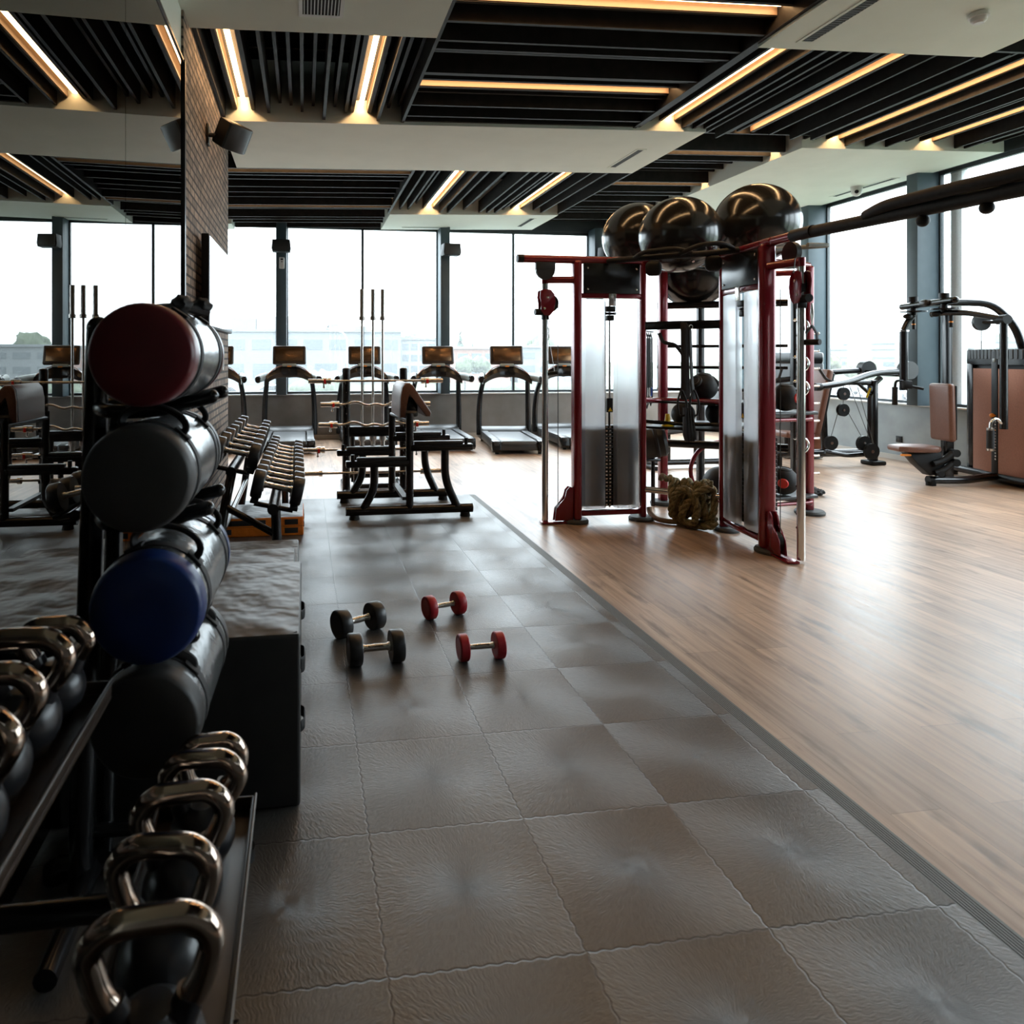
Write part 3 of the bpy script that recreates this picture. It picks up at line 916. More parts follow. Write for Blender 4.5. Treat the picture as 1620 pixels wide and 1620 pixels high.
# ================================================================== TREADMILLS
def treadmill():
    t = thing('treadmill', '', 'treadmill', (0, 0, 0), 0, 'treadmills facing the back windows')
    # y+ towards the window, user stands on the belt
    s = MB()
    s.bx(-.40, -.30, -.98, .62, .07, .20, .02).bx(.30, .40, -.98, .62, .07, .20, .02)
    s.bx(-.36, .36, -.94, .60, .06, .15, .01)
    s.build('frame', m_darkgrey, t)
    for k in (-1, 1):
        s = MB().prism([(-.99, .075), (-.93, .03), (-.82, .06), (-.82, .215), (-.97, .205)], yz(k * .35 - .065), .13, .008)
        s.build('rear_foot', m_black, t)
        MB().cyl((k * .33, -.86, 0), (k * .33, -.86, .07), .03).cyl((k * .33, .75, 0), (k * .33, .75, .07), .03).build('foot', m_blackmat, t)
        MB().bx(k * .345 - .055, k * .345 + .055, -.83, .42, .20, .217, .006).build('side_rail', m_tread, t)
    MB().bx(-.28, .28, -.955, .50, .14, .205, .03, 3).build('belt', m_tread, t)
    s = MB().prism([(.36, .19), (.40, .235), (.52, .285), (.78, .25), (.86, .12), (.80, .06), (.36, .06)], yz(-.41), .82, .02)
    s.build('motor_hood', m_darkgrey, t)
    for k in (-1, 1):
        pts = [(k * .425, .48, .14), (k * .428, .50, .50), (k * .41, .44, .85), (k * .375, .28, 1.10), (k * .365, .22, 1.17)]
        MB().tube(pts, [.064, .062, .058, .054, .05], 12, fil=.2, fs=6, sy=.75, up=(0, 1, 0)).build('upright', m_black, t)
        # side arm towards the user with a pale end
        MB().tube([(k * .40, .30, 1.15), (k * .46, .0, 1.14), (k * .49, -.28, 1.125)], [.068, .068, .064], 14, fil=.08, sy=.75).build('side_arm', m_greyplastic, t)
        MB().tube([(k * .49, -.28, 1.125), (k * .494, -.325, 1.12)], [.065, .055], 14, sy=.75).build('arm_cap', m_black, t)
    # arched bridge
    s = MB()
    rings = []
    for i in range(17):
        u = -1 + 2 * i / 16
        x = u * .41
        z1 = 1.335 - .20 * abs(u) ** 2.0
        z0 = z1 - .20 + .085 * abs(u)
        y0 = .24 - .10 * abs(u)
        rings.append([Vector((x, y0 - .05, z0)), Vector((x, y0 + .10, z0 + .02)), Vector((x, y0 + .14, z1)), Vector((x, y0 - .02, z1 + .01)), Vector((x, y0 - .07, (z0 + z1) / 2))])
    s.ring(rings)
    s.build('bridge', m_black, t)
    for k in (-1, 1):
        MB().tube([(k * .10, .16, 1.345), (k * .24, .15, 1.30), (k * .36, .10, 1.19)], .008, 8, fil=.1).build('trim_strip', m_bronze, t)
    MB().bx(-.12, .12, .12, .22, 1.325, 1.375, .02, 3).build('key_panel', m_greyplastic, t)
    MB().bx(-.035, .035, .112, .122, 1.318, 1.338, .003).build('stop_key', m_orangeplastic, t)
    MB().bx(-.10, .10, .24, .33, 1.20, 1.50, .02).build('screen_neck', m_black, t)
    RT = Matrix.Rotation(R(-12), 4, 'X')
    h = MB().box((0, .20, 1.515), (.56, .07, .325), RT, .034, 4).build('console', m_brownhouse, t)
    MB().box((0, .1635, 1.524), (.455, .006, .215), RT, .002).build('screen', m_screen, h)
    return t
TM = [(-1.45, 11.58, 0, 'leftmost treadmill, half hidden behind the brick pier'), (-.245, 11.50, 0, 'treadmill directly behind the dumbbell rack with a bronze reflection tinted into its screen'),
      (1.03, 11.55, 0, 'treadmill behind the upright barbells and barbell rack'), (2.29, 11.45, -2, 'treadmill behind the right end of the bench with a dark brown screen'),
      (3.36, 10.98, -7, 'treadmill standing forward of the row, left of the red rig'), (4.52, 11.35, -3, 'treadmill partly hidden behind the left tower of the red rig')]
tm0 = treadmill()
for i, (x, y, rz, lab) in enumerate(TM):
    o = tm0 if i == 0 else dup(tm0)
    o.location = (x, y, 0); o.rotation_euler = (0, 0, R(rz)); o['label'] = lab

# ================================================================== BARBELL RACK AND BARS
t = thing('barbell_rack', 'black barbell rack with two drilled uprights behind the curl bench', 'rack', (0, 0, 0))
UX = (.455, 1.085)
for x in UX:
    s = MB().tube([(x, 7.46, .03), (x, 7.46, 1.36)], .043, 16).sph((x, 7.46, 1.36), .0425, (1, 1, .35))
    o = s.build('upright', m_black, t)
    for z in [.30 + .115 * i for i in range(9)]:
        MB().cyl((x, 7.412, z), (x, 7.42, z), .007, seg=8).build('hole_rim', m_steel, o)
    MB().tube([(x, 7.22, .03), (x, 8.05, .03)], .034, 12).build('base_bar', m_black, t)
    MB().cyl((x, 7.24, 0), (x, 7.24, .05), .06, .05).build('foot', m_blackmat, t)
    MB().tube([(x + .12, 8.0, .03), (x + .10, 7.96, .60)], .03, 12).build('rear_post', m_black, t)
    for z in (1.195, .945, .73, .46, .21):
        MB().prism([(0, 0), (.075, 0), (.085, .035), (.07, .035), (.06, .016), (.03, .016), (0, .05)], Matrix(((0, 0, 1, x - .012), (-1, 0, 0, 7.42), (0, 1, 0, z), (0, 0, 0, 1))), .024, .002).build('bar_hook', m_blackmat, t)
MB().bx(UX[0], UX[1], 7.44, 7.48, .62, .73, .01).build('crossbar', m_black, t)
MB().tube([(UX[0], 8.0, .10), (UX[1] + .1, 8.0, .10)], .03, 12).build('crossbar', m_black, t)
MB().bx(.50, 1.24, 7.60, 7.80, .44, .475, .01).build('bar_holder_plate', m_black, t)
MB().tube([(.58, 7.70, .02), (.58, 7.70, .45)], .03).tube([(1.0, 7.70, .02), (1.0, 7.70, .45)], .03).tube([(.58, 7.47, .03), (.58, 7.70, .03), (1.0, 7.70, .03), (1.0, 7.47, .03)], .028).build('bar_holder_stand', m_black, t)

def clip(par, x, z=0., y=0.):
    o = MB().cyl((x - .022, y, z), (x + .022, y, z), .036, seg=14).build('collar', m_steel, par)
    MB().bx(x - .012, x + .012, y - .041, y - .028, z - .028, z + .016, .002).build('clip_tab', m_redclip, o)
    MB().cyl((x - .01, y, z - .034), (x - .01, y, z - .062), .008, seg=8).sph((x - .01, y, z - .066), .013, seg=8).build('lever', m_steel, o)
def barbell(label, x0, x1, y, z, ez=False, clips=True, tilt=0., sleeve=.24, group='barbells lying on the rack hooks'):
    t = thing('barbell', label, 'barbell', ((x0 + x1) / 2, y, z), 0, group)
    t.rotation_euler = (0, tilt, 0)
    h = (x1 - x0) / 2
    if ez:
        a = h - sleeve
        pts = [(-a, 0, 0)]
        for k, dz in ((-.80, 0), (-.55, .035), (-.22, -.022), (0, .008), (.22, -.022), (.55, .035), (.80, 0)):
            pts.append((a * k, 0, dz))
        pts.append((a, 0, 0))
        MB().tube(pts, .0135, 10, fil=.05).build('shaft', m_steel, t)
    else:
        MB().cyl((-h + sleeve, 0, 0), (h - sleeve, 0, 0), .0135, seg=12).build('shaft', m_steel, t)
    for k in (-1, 1):
        MB().cyl((k * h, 0, 0), (k * (h - sleeve), 0, 0), .0245, seg=16).cyl((k * (h - sleeve + .035), 0, 0), (k * (h - sleeve), 0, 0), .034, seg=16).build('sleeve', m_steel, t)
        if clips: clip(t, k * (h - sleeve + .065))
    return t
YBR = 7.362
barbell('straight barbell with red clips on the top hooks of the barbell rack', .045, 1.505, YBR, 1.232)
barbell('upper one of two wavy curl bars on the barbell rack', .175, 1.365, YBR, .980, ez=True, sleeve=.20)
barbell('lower one of two wavy curl bars on the barbell rack', .155, 1.352, YBR, .762, ez=True, sleeve=.20)
barbell('straight barbell with red clips on the second lowest hooks', -.02, 1.40, YBR, .494)
barbell('straight barbell without clips on the lowest hooks', -.045, 1.50, YBR, .244, clips=False)
def upright_bar(label, x):
    t = thing('barbell', label, 'barbell', (x, 7.70, .4755), 0, 'barbells standing upright in the holder')
    MB().cyl((0, 0, .10), (0, 0, 1.45), .0138, seg=14).build('shaft', m_steel, t)
    for a, b in ((0, .10), (1.45, 1.78)):
        MB().cyl((0, 0, a), (0, 0, b), .0255, seg=16).build('sleeve', m_steel, t)
    MB().cyl((0, 0, 1.43), (0, 0, 1.47), .036, seg=16).build('collar', m_steel, t)
    MB().cyl((0, 0, .07), (0, 0, .125), .04, seg=16).build('collar', m_steel, t)
upright_bar('upright barbell standing in the holder, left of three', .648)
upright_bar('upright barbell standing in the holder, middle of three', .772)
upright_bar('upright barbell standing in the holder, right of three', .882)

# ================================================================== CURL BENCH (preacher pad between two frames)
t = thing('curl_bench', 'black curl bench frame with a folded brown pad on the rubber floor', 'bench', (0, 0, RZ))
for y, xa, xb, xp in ((6.24, .375, 1.56, .965), (6.98, .33, 1.50, .895)):
    MB().tube([(xa, y, .075), (xb, y, .075)], .042, 16).build('base_tube', m_black, t)
    for x in (xa + .08, xb - .07):
        MB().cyl((x, y, 0), (x, y, .04), .05, .042).build('foot', m_blackmat, t)
    MB().tube([(xp, y - .005, .06), (xp, y - .005, .965)], .036, 14, sy=.95).build('post', m_black, t)
    zl, zr = .515, .655
    # S-shaped legs
    MB().tube([(xa + .15, y, .075), (xa + .235, y, .22), (xa + .262, y, .31), (xa + .262, y, zl)], .038, 14, fil=.12).build('leg', m_black, t)
    MB().tube([(xb - .14, y, .075), (xb - .235, y, .28), (xb - .262, y, .40), (xb - .262, y, zr)], .038, 14, fil=.12).build('leg', m_black, t)
    MB().bx(xa + .0, xp, y - .04, y + .04, zl - .04, zl + .02, .012).build('side_rail', m_black, t)
    MB().bx(xp, xb - .0, y - .04, y + .04, zr - .04, zr + .02, .012).build('side_rail', m_black, t)
    MB().bx(xa + .10, xp - .03, y - .03, y + .03, zl + .02, zl + .05, .008).build('rail_cover', m_darkgrey, t)
    MB().bx(xp + .04, xb - .09, y - .03, y + .03, zr + .02, zr + .05, .008).build('rail_cover', m_darkgrey, t)
    MB().cyl((xa + .065, y, zl), (xa + .065, y, zl + .075), .018).cyl((xb - .06, y, zr), (xb - .06, y, zr + .075), .018).build('end_stop', m_blackmat, t)
MB().prism([(0, 0), (.055, 0), (.055, .03), (0, .03)], Matrix.Translation((.90, 6.25, .19)) @ Matrix.Rotation(-PI / 2, 4, 'X'), .70).build('foot_plate', m_darkgrey, t)
MB().tube([(.965, 6.26, .90), (.895, 6.97, .90)], .03, 12).build('pad_bar', m_black, t)
MB().box((.99, 6.30, .955), (.12, .10, .06), None, .025, 3).build('pad_cap', m_darkgrey, t)
def pad_profile():
    return [(-.075, -.235), (-.068, -.05), (-.055, .045), (-.02, .085), (.02, .085), (.05, .06), (.215, -.185), (.205, -.225), (.165, -.225), (.02, -.005), (-.005, -.02), (-.02, -.235)]
o = MB().prism(pad_profile(), Matrix.Translation((.955, 6.26, 1.155)) @ Matrix(((1, 0, 0, 0), (-.085, 0, 1, 0), (0, 1, 0, 0), (0, 0, 0, 1))), .66, .012).build('pad', m_brown, t, 50)
MB().prism([(-.077, -.230), (-.070, -.05), (-.057, .045), (-.022, .087), (-.016, .080), (-.045, .03), (-.060, -.05), (-.066, -.230)], Matrix.Translation((.955, 6.30, 1.155)) @ Matrix(((1, 0, 0, 0), (0, 0, 1, 0), (0, 1, 0, 0), (0, 0, 0, 1))), .012).build('piping', m_blackmat, o)
MB().bx(.94, 1.06, 6.34, 6.90, .93, 1.10, .02).build('pad_bracket', m_black, t)

def rebase(t, x, y):
    """move a thing's Empty to its base without moving its (unrotated) parts"""
    d = Vector((x, y, 0)) - Vector((t.location.x, t.location.y, 0))
    t.location += d
    for c in t.children: c.location -= d
for nm, x, y in (('kettlebell_rack', -.42, 1.05), ('bag_rack', -.45, 2.05), ('dumbbell_rack', -.35, 5.6), ('barbell_rack', .77, 7.6), ('curl_bench', .94, 6.6)):
    rebase(bpy.data.objects[nm], x, y)

# ================================================================== RED CABLE TRAINING RIG
t = rig = thing('cable_rig', 'large deep red cable training rig with two frosted weight towers', 'cable machine', (0, 0, 0))
PL, QL, RL = Vector((3.06, 5.87, 0)), Vector((2.425, 5.86, 0)), Vector((2.145, 5.90, 0))
PR, QR, RR = Vector((3.575, 5.425, 0)), Vector((3.505, 4.78, 0)), Vector((3.575, 4.505, 0))
BLP, BRP = Vector((3.61, 6.50, 0)), Vector((4.765, 5.91, 0))
def tower(P, Q, rod, v, top_ext, carr_z):
    u = (Q - P); W = u.length; u.normalize()
    v = Vector(v)
    M = Matrix(((u.x, v.x, 0, P.x), (u.y, v.y, 0, P.y), (0, 0, 1, 0), (0, 0, 0, 1)))
    def bld(mb, name, m, par=t, ang=38.):
        bmesh.ops.transform(mb.bm, matrix=M, verts=mb.bm.verts)
        return mb.build(name, m, par, ang)
    bld(MB().bx(-.025, .025, -.04, .04, .03, 2.36, .018, 3), 'inner_post', m_redpaint)
    bld(MB().bx(W - .036, W + .036, -.06, .06, .03, 2.36, .028, 3), 'outer_post', m_redpaint)
    bld(MB().tube([(-.02, 0, 2.365), (W + top_ext, 0, 2.365)], .036, 16), 'top_beam', m_redpaint)
    if top_ext > .3:
        bld(MB().tube([(W + top_ext, 0, 2.365), (W + top_ext + .055, 0, 2.365)], .037, 16), 'beam_cap', m_blackmat)
    s = MB().bx(.045, W - .05, -.045, -.025, 2.062, 2.335, .006)
    o = bld(s, 'header_panel', m_black)
    for x in (.08, W - .09):
        for z in (2.10, 2.29):
            bld(MB().sph((x, -.046, z), .010, (1, .5, 1), 10), 'bolt', m_steel, o)
    bld(MB().bx(.02, W - .03, -.03, .03, 2.02, 2.065, .008), 'crossbar', m_redpaint)
    bld(MB().bx(.02, W - .03, -.03, .03, .065, .11, .008), 'crossbar', m_redpaint)
    for a, b in ((.035, W / 2 - .035), (W / 2 + .04, W - .045)):
        k = b - a
        s = MB()
        n = 9
        prof = [(0, .02), (.02, -.035), (k * .45, -.055), (k * .55, -.055), (k - .02, -.042), (k, -.005)]
        poly = [(a + x, y) for x, y in prof] + [(a + x, y + .006) for x, y in prof[::-1]]
        s.prism(poly, Matrix.Translation((0, 0, .13)), 1.88)
        bld(s, 'front_shroud', m_frost)
    for x in (W / 2 - .022, W / 2 + .022):
        bld(MB().cyl((x, .05, .12), (x, .05, 2.0), .009, seg=10), 'guide_rod', m_chrome)
    s = MB()
    for i in range(22):
        z = .135 + i * .0335
        s.bx(W / 2 - .265, W / 2 + .265, .03, .12, z, z + .029, .003, 1)
    o = bld(s, 'weight_stack', m_blackmat)
    s = MB()
    for i in range(22):
        z = .135 + i * .0335
        s.bx(W / 2 - .026, W / 2 - .008, .025, .031, z + .008, z + .021).bx(W / 2 + .008, W / 2 + .026, .025, .031, z + .008, z + .021)
    bld(s, 'weight_marks', m_steel, o)
    bld(MB().bx(W / 2 - .028, W / 2 + .028, -.01, .02, .99, 1.12, .006).cyl((W / 2, .01, .87), (W / 2, .01, 1.0), .009, seg=8), 'stack_head', m_blackmat)
    bld(MB().prism([(W / 2 - .02, 1.0), (W / 2 + .02, 1.0), (W / 2, 1.035)], Matrix(((1, 0, 0, 0), (0, 0, -1, -.010), (0, 1, 0, 0), (0, 0, 0, 1))), .003), 'warning_mark', m_yellow)
    bld(MB().bx(W / 2 - .035, W / 2 + .035, -.058, -.050, 1.95, 2.06, .003), 'bracket_plate', m_steel)
    bld(MB().bx(W / 2 - .04, W / 2 + .045, -.04, .03, 1.90, 1.95, .008).bx(W / 2 - .03, W / 2 + .03, -.03, .03, 1.82, 1.87, .008).cyl((W / 2 - .06, 0, 1.885), (W / 2 + .05, 0, 1.885), .012), 'top_block', m_blackmat)
    bld(MB().cyl((W / 2, .0, 1.12), (W / 2, .0, 1.83), .004, seg=6), 'cable', m_cable)
    for x in (0, W):
        bld(MB().lathe([(.115, 0), (.118, .02), (.105, .036)], Matrix.Translation((x, .02, 0)) @ Matrix.Diagonal((1.0, .9, 1, 1)), 24), 'foot', m_footrub)
    # adjustable chrome column
    d = M.inverted() @ rod
    x = d.x; y = d.y
    o = bld(MB().cyl((x, y, .02), (x, y, 2.20), .0285, seg=22), 'chrome_column', m_chrome)
    for i in range(17):
        z = .25 + i * .10
        bld(MB().cyl((x - .02, y - .0235, z), (x - .016, y - .0215, z), .007, seg=8), 'pin_hole', m_blackmat, o)
    bld(MB().tube([(W + .03, 0, 2.185), (x, y, 2.185)], .032, 14).cyl((x, y, 2.15), (x, y, 2.215), .03, seg=16), 'column_arm', m_redpaint)
    # bottom bracket
    pr = [(.04, .03), (.04, .32), (.075, .33), (.105, .30), (.12, .23), (.16, .19), (.20, .14), (.215, .03)]
    s = MB()
    for yy in (-.03, .018):
        s.prism([(W + a, b) for a, b in pr], Matrix(((1, 0, 0, 0), (0, 0, 1, yy), (0, 1, 0, 0), (0, 0, 0, 1))), .012, .003)
    s.bx(W + .0, x + .05, -.03, .06, .004, .02, .003)
    bld(s, 'floor_bracket', m_redpaint)
    bld(MB().cyl((W + .13, -.016, .12), (W + .13, .016, .12), .07, seg=20), 'floor_pulley', m_blackmat)
    # pulley under the beam
    if top_ext > .3:
        bld(MB().cyl((x + .015, -.016, 2.27), (x + .015, .016, 2.27), .088, seg=26), 'top_pulley', m_darkgrey)
        bld(MB().bx(x - .075, x + .105, -.022, .022, 2.27, 2.345, .004), 'pulley_bracket', m_darkgrey)
    # carriage
    z = carr_z
    pr = [(-.055, .11), (-.02, .125), (.04, .12), (.075, .08), (.085, .01), (.07, -.07), (.03, -.115), (-.02, -.11), (-.055, -.07), (-.045, -.01), (-.062, .05)]
    s = MB()
    for yy in (-.042, .030):
        s.prism([(x - a, z + b) for a, b in pr], Matrix(((1, 0, 0, 0), (0, 0, 1, y + yy), (0, 1, 0, 0), (0, 0, 0, 1))), .012, .004)
    c = bld(s, 'carriage', m_redpaint)
    bld(MB().cyl((x - .045, y - .014, z - .0), (x - .045, y + .014, z - .0), .08, seg=24), 'pulley', m_blackmat, c)
    bld(MB().cyl((x + .03, y, z - .08), (x + .095, y, z - .08), .03, seg=14).bx(x - .03, x + .03, y - .028, y + .028, z - .15, z - .10, .008), 'latch', m_blackmat, c)
    for a, b in ((-.0, .05), (-.03, -.05)):
        bld(MB().sph((x - a - .01, y - .044, z + b), .011, (1, .5, 1), 10), 'bolt', m_steel, c)
    bld(MB().cyl((W + .175, 0, .12), (W + .175, 0, z), .0035, seg=6).cyl((x + .07, 0, z + .1), (x + .09, 0, 2.2), .0035, seg=6), 'cable', m_cable)
    return M, W, x, y, bld
M, W, x, y, bld = tower(PL, QL, RL, (0, 1, 0), .50, 1.975)
bld(MB().cyl((x + .02, y - .01, 1.335), (x - .105, y - .01, 1.35), .016, seg=12), 'grip_bar', m_blackmat)
bld(MB().tube([(x - .03, y, 1.86), (x - .015, y, 1.80), (x - .03, y, 1.755), (x - .05, y, 1.79), (x - .03, y, 1.86)], .004, 6).cyl((x - .035, y, 1.755), (x - .035, y, 1.66), .005, seg=6)
    .cyl((x - .035, y, 1.66), (x - .0, y, 1.56), .002, seg=5).cyl((x - .035, y, 1.66), (x - .09, y, 1.36), .002, seg=5), 'hook', m_steel)
M, W, x, y, bld = tower(PR, QR, RR, (.995, -.1, 0), .08, 1.995)
# stirrup handle hanging from the right carriage
bld(MB().tube([(x + .05, y + .05, 1.88), (x + .06, y + .05, 1.80), (x + .05, y + .05, 1.72), (x + .04, y + .05, 1.80), (x + .05, y + .05, 1.88)], .006, 8), 'carabiner', m_steel)
bld(MB().tube([(x + .05, y + .05, 1.72), (x + .005, y + .03, 1.66), (x - .005, y + .03, 1.605)], .006, 6, sy=2.5).tube([(x + .05, y + .05, 1.72), (x + .08, y + .065, 1.66), (x + .085, y + .065, 1.605)], .006, 6, sy=2.5), 'stirrup_strap', m_webbing)
bld(MB().cyl((x - .02, y + .02, 1.60), (x + .10, y + .075, 1.60), .021, seg=14), 'stirrup_grip', m_grip)
# frame behind and on top
for q, zt in ((BLP, 2.36), (BRP, 2.36)):
    MB().bx(q.x - .04, q.x + .04, q.y - .04, q.y + .04, .03, zt, .018, 3).build('rear_post', m_redpaint, t)
    MB().lathe([(.13, 0), (.133, .02), (.12, .036)], Matrix.Translation((q.x, q.y - .02, 0)), 24).build('foot', m_footrub, t)
FL, FR = Vector((4.30, 6.95, 0)), Vector((5.05, 6.45, 0))
for q in (FL, FR):
    MB().bx(q.x - .035, q.x + .035, q.y - .035, q.y + .035, .03, 2.36, .015, 3).build('rear_post', m_black, t)
    MB().lathe([(.11, 0), (.11, .02), (.10, .036)], Matrix.Translation((q.x, q.y, 0)), 20).build('foot', m_footrub, t)
def at(v, z): return Vector((v.x, v.y, z))
for a, b in ((PL, BLP), (BLP, FL), (FL, FR), (FR, BRP), (BRP, PR), (PL, PR)):
    MB().tube([at(a, 2.365), at(b, 2.365)], .03, 12).build('top_rail', m_redpaint, t)
MB().tube([at(BLP, 2.365), at(BRP, 2.365)], .026, 12).tube([at(PL, 2.365), (4.5, 6.5, 2.365)], .026, 12).build('ball_rail', m_black, t)
MB().tube([at(PR, 2.365), at(FL, 2.365)], .026, 12).build('ball_rail', m_black, t)
# monkey-bar style guard tubes curving round the front ball
s = MB()
s.tube([(2.70, 5.80, 2.35), (2.77, 5.55, 2.335), (2.98, 5.30, 2.33), (3.25, 5.17, 2.335), (3.49, 5.10, 2.36)], .025, 12, fil=.2)
s.tube([(2.80, 5.52, 2.335), (2.82, 5.40, 2.375), (3.02, 5.23, 2.385), (3.14, 5.20, 2.345)], .019, 12, fil=.1)
s.tube([(3.06, 5.24, 2.34), (3.14, 5.10, 2.395), (3.30, 5.04, 2.405), (3.42, 5.08, 2.375), (3.47, 5.12, 2.355)], .019, 12, fil=.1)
s.build('front_guard', m_grip, t)
for p in ((2.90, 5.37, 2.235), (3.30, 5.15, 2.255)):
    MB().box(p, (.13, .10, .13), Matrix.Rotation(R(-30), 4, 'Z'), .045, 4).build('grip_knob', m_blackmat, t)
# long overhead arm towards the camera side with foam grips
A0, A1, A2 = Vector((3.50, 4.80, 2.365)), Vector((3.505, 4.42, 2.37)), Vector((3.60, 2.55, 2.335))
MB().tube([A0, A1], .036, 14).build('overhead_arm', m_redpaint, t)
MB().tube([A1 + Vector((0, .08, 0)), A1 - Vector((0, .12, 0))], .044, 14).build('arm_joint', m_blackmat, t)
o = MB().tube([A1, A2], .042, 14).build('overhead_arm', m_grip, t)
MB().tube([(3.52, 3.86, 2.385), (3.50, 3.70, 2.415), (3.51, 3.30, 2.415), (3.55, 2.75, 2.41), (3.57, 2.4, 2.40)], .038, 12, fil=.1).build('grip_tube', m_grip, t)
for yy in (3.62, 3.30, 3.0):
    xx = 3.505 + (4.42 - yy) * .051
    MB().tube([(xx, yy + .10, 2.36), (xx - .015, yy, 2.41)], .018, 10).build('grip_link', m_grip, t)
for yy in (3.50, 3.14, 2.80):
    xx = 3.505 + (4.42 - yy) * .051
    MB().sph((xx + .005, yy, 2.285), .035, (1, 1, 1), 16).cyl((xx, yy, 2.29), (xx, yy, 2.35), .02).build('grip_knob', m_blackmat, t)
# grey bracket handle at the rear of the arm
MB().tube([(3.62, 4.85, 2.33), (3.80, 4.85, 2.345), (3.90, 4.62, 2.33), (3.72, 4.62, 2.33)], .017, 10, fil=.03).build('bracket_handle', m_greyplastic, t)
MB().cyl((3.60, 4.66, 2.27), (3.64, 4.66, 2.27), .085, seg=26).build('top_pulley', m_darkgrey, t)
# bars between the two towers
MB().tube([at(PL, .285), at(PR, .285)], .028, 14).build('rope_bar', m_chrome, t)
d = (PR - PL).normalized()
MB().box(tuple((at(PL, 1.775) + at(PR, 1.775)) / 2), ((PR - PL).length, .05, .075), Matrix.Rotation(math.atan2(d.y, d.x), 4, 'Z'), .006).build('slotted_bar', m_black, t)
MB().tube([(3.09, 5.93, 1.095), (3.32, 6.08, 1.08), (3.58, 5.98, 1.08), (3.66, 5.55, 1.09)], .027, 12, fil=.15).build('shelf_rail', m_redpaint, t)
MB().tube([(3.09, 5.92, .90), (3.40, 5.80, .88), (3.62, 5.52, .90)], .018, 12, fil=.15).build('shelf_rail', m_black, t)
MB().prism([(3.10, 5.90), (3.60, 5.50), (4.25, 5.90), (4.2, 6.2), (3.66, 6.45)], Matrix.Translation((0, 0, .835)), .022, .004).build('shelf', m_blackmat, t)
MB().prism([(3.14, 5.98), (3.30, 6.04), (3.62, 5.62), (4.25, 5.90), (4.2, 6.2), (3.66, 6.45)], Matrix.Translation((0, 0, 1.058)), .02, .004).build('shelf', m_blackmat, t)
# ladder rungs
for z, r in ((2.02, .045), (1.60, .02), (1.385, .02), (1.16, .02), (.60, .05)):
    MB().tube([at(BLP, z) + Vector((.02, .15, 0)), at(BRP, z) + Vector((-.1, .15, 0))], r * .8, 12).build('ladder_rung', m_black, t)
MB().bx(3.655, 3.70, 6.60, 6.65, .03, 2.34, .01).build('ladder_side', m_black, t)
# ball shelves on the right
for z in (.95, .165):
    MB().prism([(4.05, 5.70), (4.78, 5.80), (4.82, 6.05), (4.1, 6.1)], Matrix.Translation((0, 0, z)), .03, .006).build('shelf', m_darkgrey, t)
    MB().tube([(4.02, 5.74, z - .045), (4.74, 5.84, z - .045), (4.76, 5.9, z - .045)], .02, 10).build('shelf_rail', m_redpaint, t)
for z in (1.78, 1.43, 1.20, .66):
    MB().torus((4.64, 5.86, z), .075, .012, (.3, 1, 0), 24, 8, PI * .25, PI * 1.6).build('ball_hook', m_chrome, t)
for i in range(9):
    MB().cyl((4.80, 5.90, .38 + i * .167), (4.86, 5.90, .38 + i * .167), .010, seg=10).sph((4.865, 5.90, .38 + i * .167), .013, seg=8).build('band_peg', m_chrome, t)
rebase(rig, 3.6, 5.9)

# gym balls resting on the rig's top rails
def gym_ball(label, c, r, sq=1.0):
    t = thing('gym_ball', label, 'gym ball', c, 0, 'black gym balls on top of the red rig')
    MB().sph((0, 0, 0), r, (1, 1, sq), 48).build('ball', m_ball, t)
    o = MB().cyl((0, -r * .62, -r * .785 * sq), (0, -r * .635, -r * .80 * sq), .012, seg=12).build('valve_plug', m_steel, t)
    for k in (-.16, -.08, .08, .16):
        pass
    return t
gym_ball('black gym ball at the front of the group of four, over the gap between towers', (3.335, 5.72, 2.588), .352, .96)
gym_ball('biggest black gym ball, rightmost of those on top of the rig', (4.145, 5.80, 2.725), .375, .97)
gym_ball('black gym ball peeking out behind the front one, toward the left tower', (3.335, 6.50, 2.70), .345)
gym_ball('black gym ball hanging lowest, beneath the other gym balls', (4.03, 6.64, 2.365), .358)

# things kept on the rig
def med_ball(label, c, r, dot, grp=None, hole=True):
    t = thing('medicine_ball', label, 'medicine ball', c, 0, grp)
    MB().sph((0, 0, 0), r, (1, 1, 1), 32).build('ball', m_grip, t)
    if dot:
        dv = Vector((-.25, -.95, -.05)).normalized() if dot == 1 else Vector((-.62, -.78, -.05)).normalized()
        if dot == 1: dv = Vector((.32, -.93, 0)).normalized()
        MB().cyl(tuple(dv * (r * .93)), tuple(dv * (r * 1.012)), r * .36, r * .30, 22).build('red_dot', m_reddot, t)
    if hole:
        MB().torus((0, -r * .1, r * .86), r * .42, r * .10, (0, -.2, 1), 24, 8).build('grip_rim', m_blackmat, t)
    return t
med_ball('black medicine ball with red dot on the upper right shelf of the rig', (4.46, 5.83, 1.112), .128, 1)
med_ball('black medicine ball with red dot on the bottom right shelf of the rig', (4.46, 5.85, .327), .128, 2)
med_ball('black double-handled medicine ball on the red-railed shelf of the rig', (3.74, 6.0, 1.21), .13, 0)
MBK = bpy.data.objects['medicine_ball.002']
for k in (-1, 1):
    MB().torus((k * .105, -.04, .05), .05, .018, (k * .6, -.3, .6), 20, 8).build('side_handle', m_grip, MBK)
med_ball('plain black ball on the lower black shelf behind the hanging straps', (3.46, 5.87, .965), .105, 0, hole=False)
med_ball('plain black ball on the lower black shelf beside the right tower', (3.77, 5.80, .975), .115, 0, hole=False)
t = thing('agility_cone', 'small yellow marker cone on the lower shelf of the rig', 'cone', (3.30, 5.86, .8575))
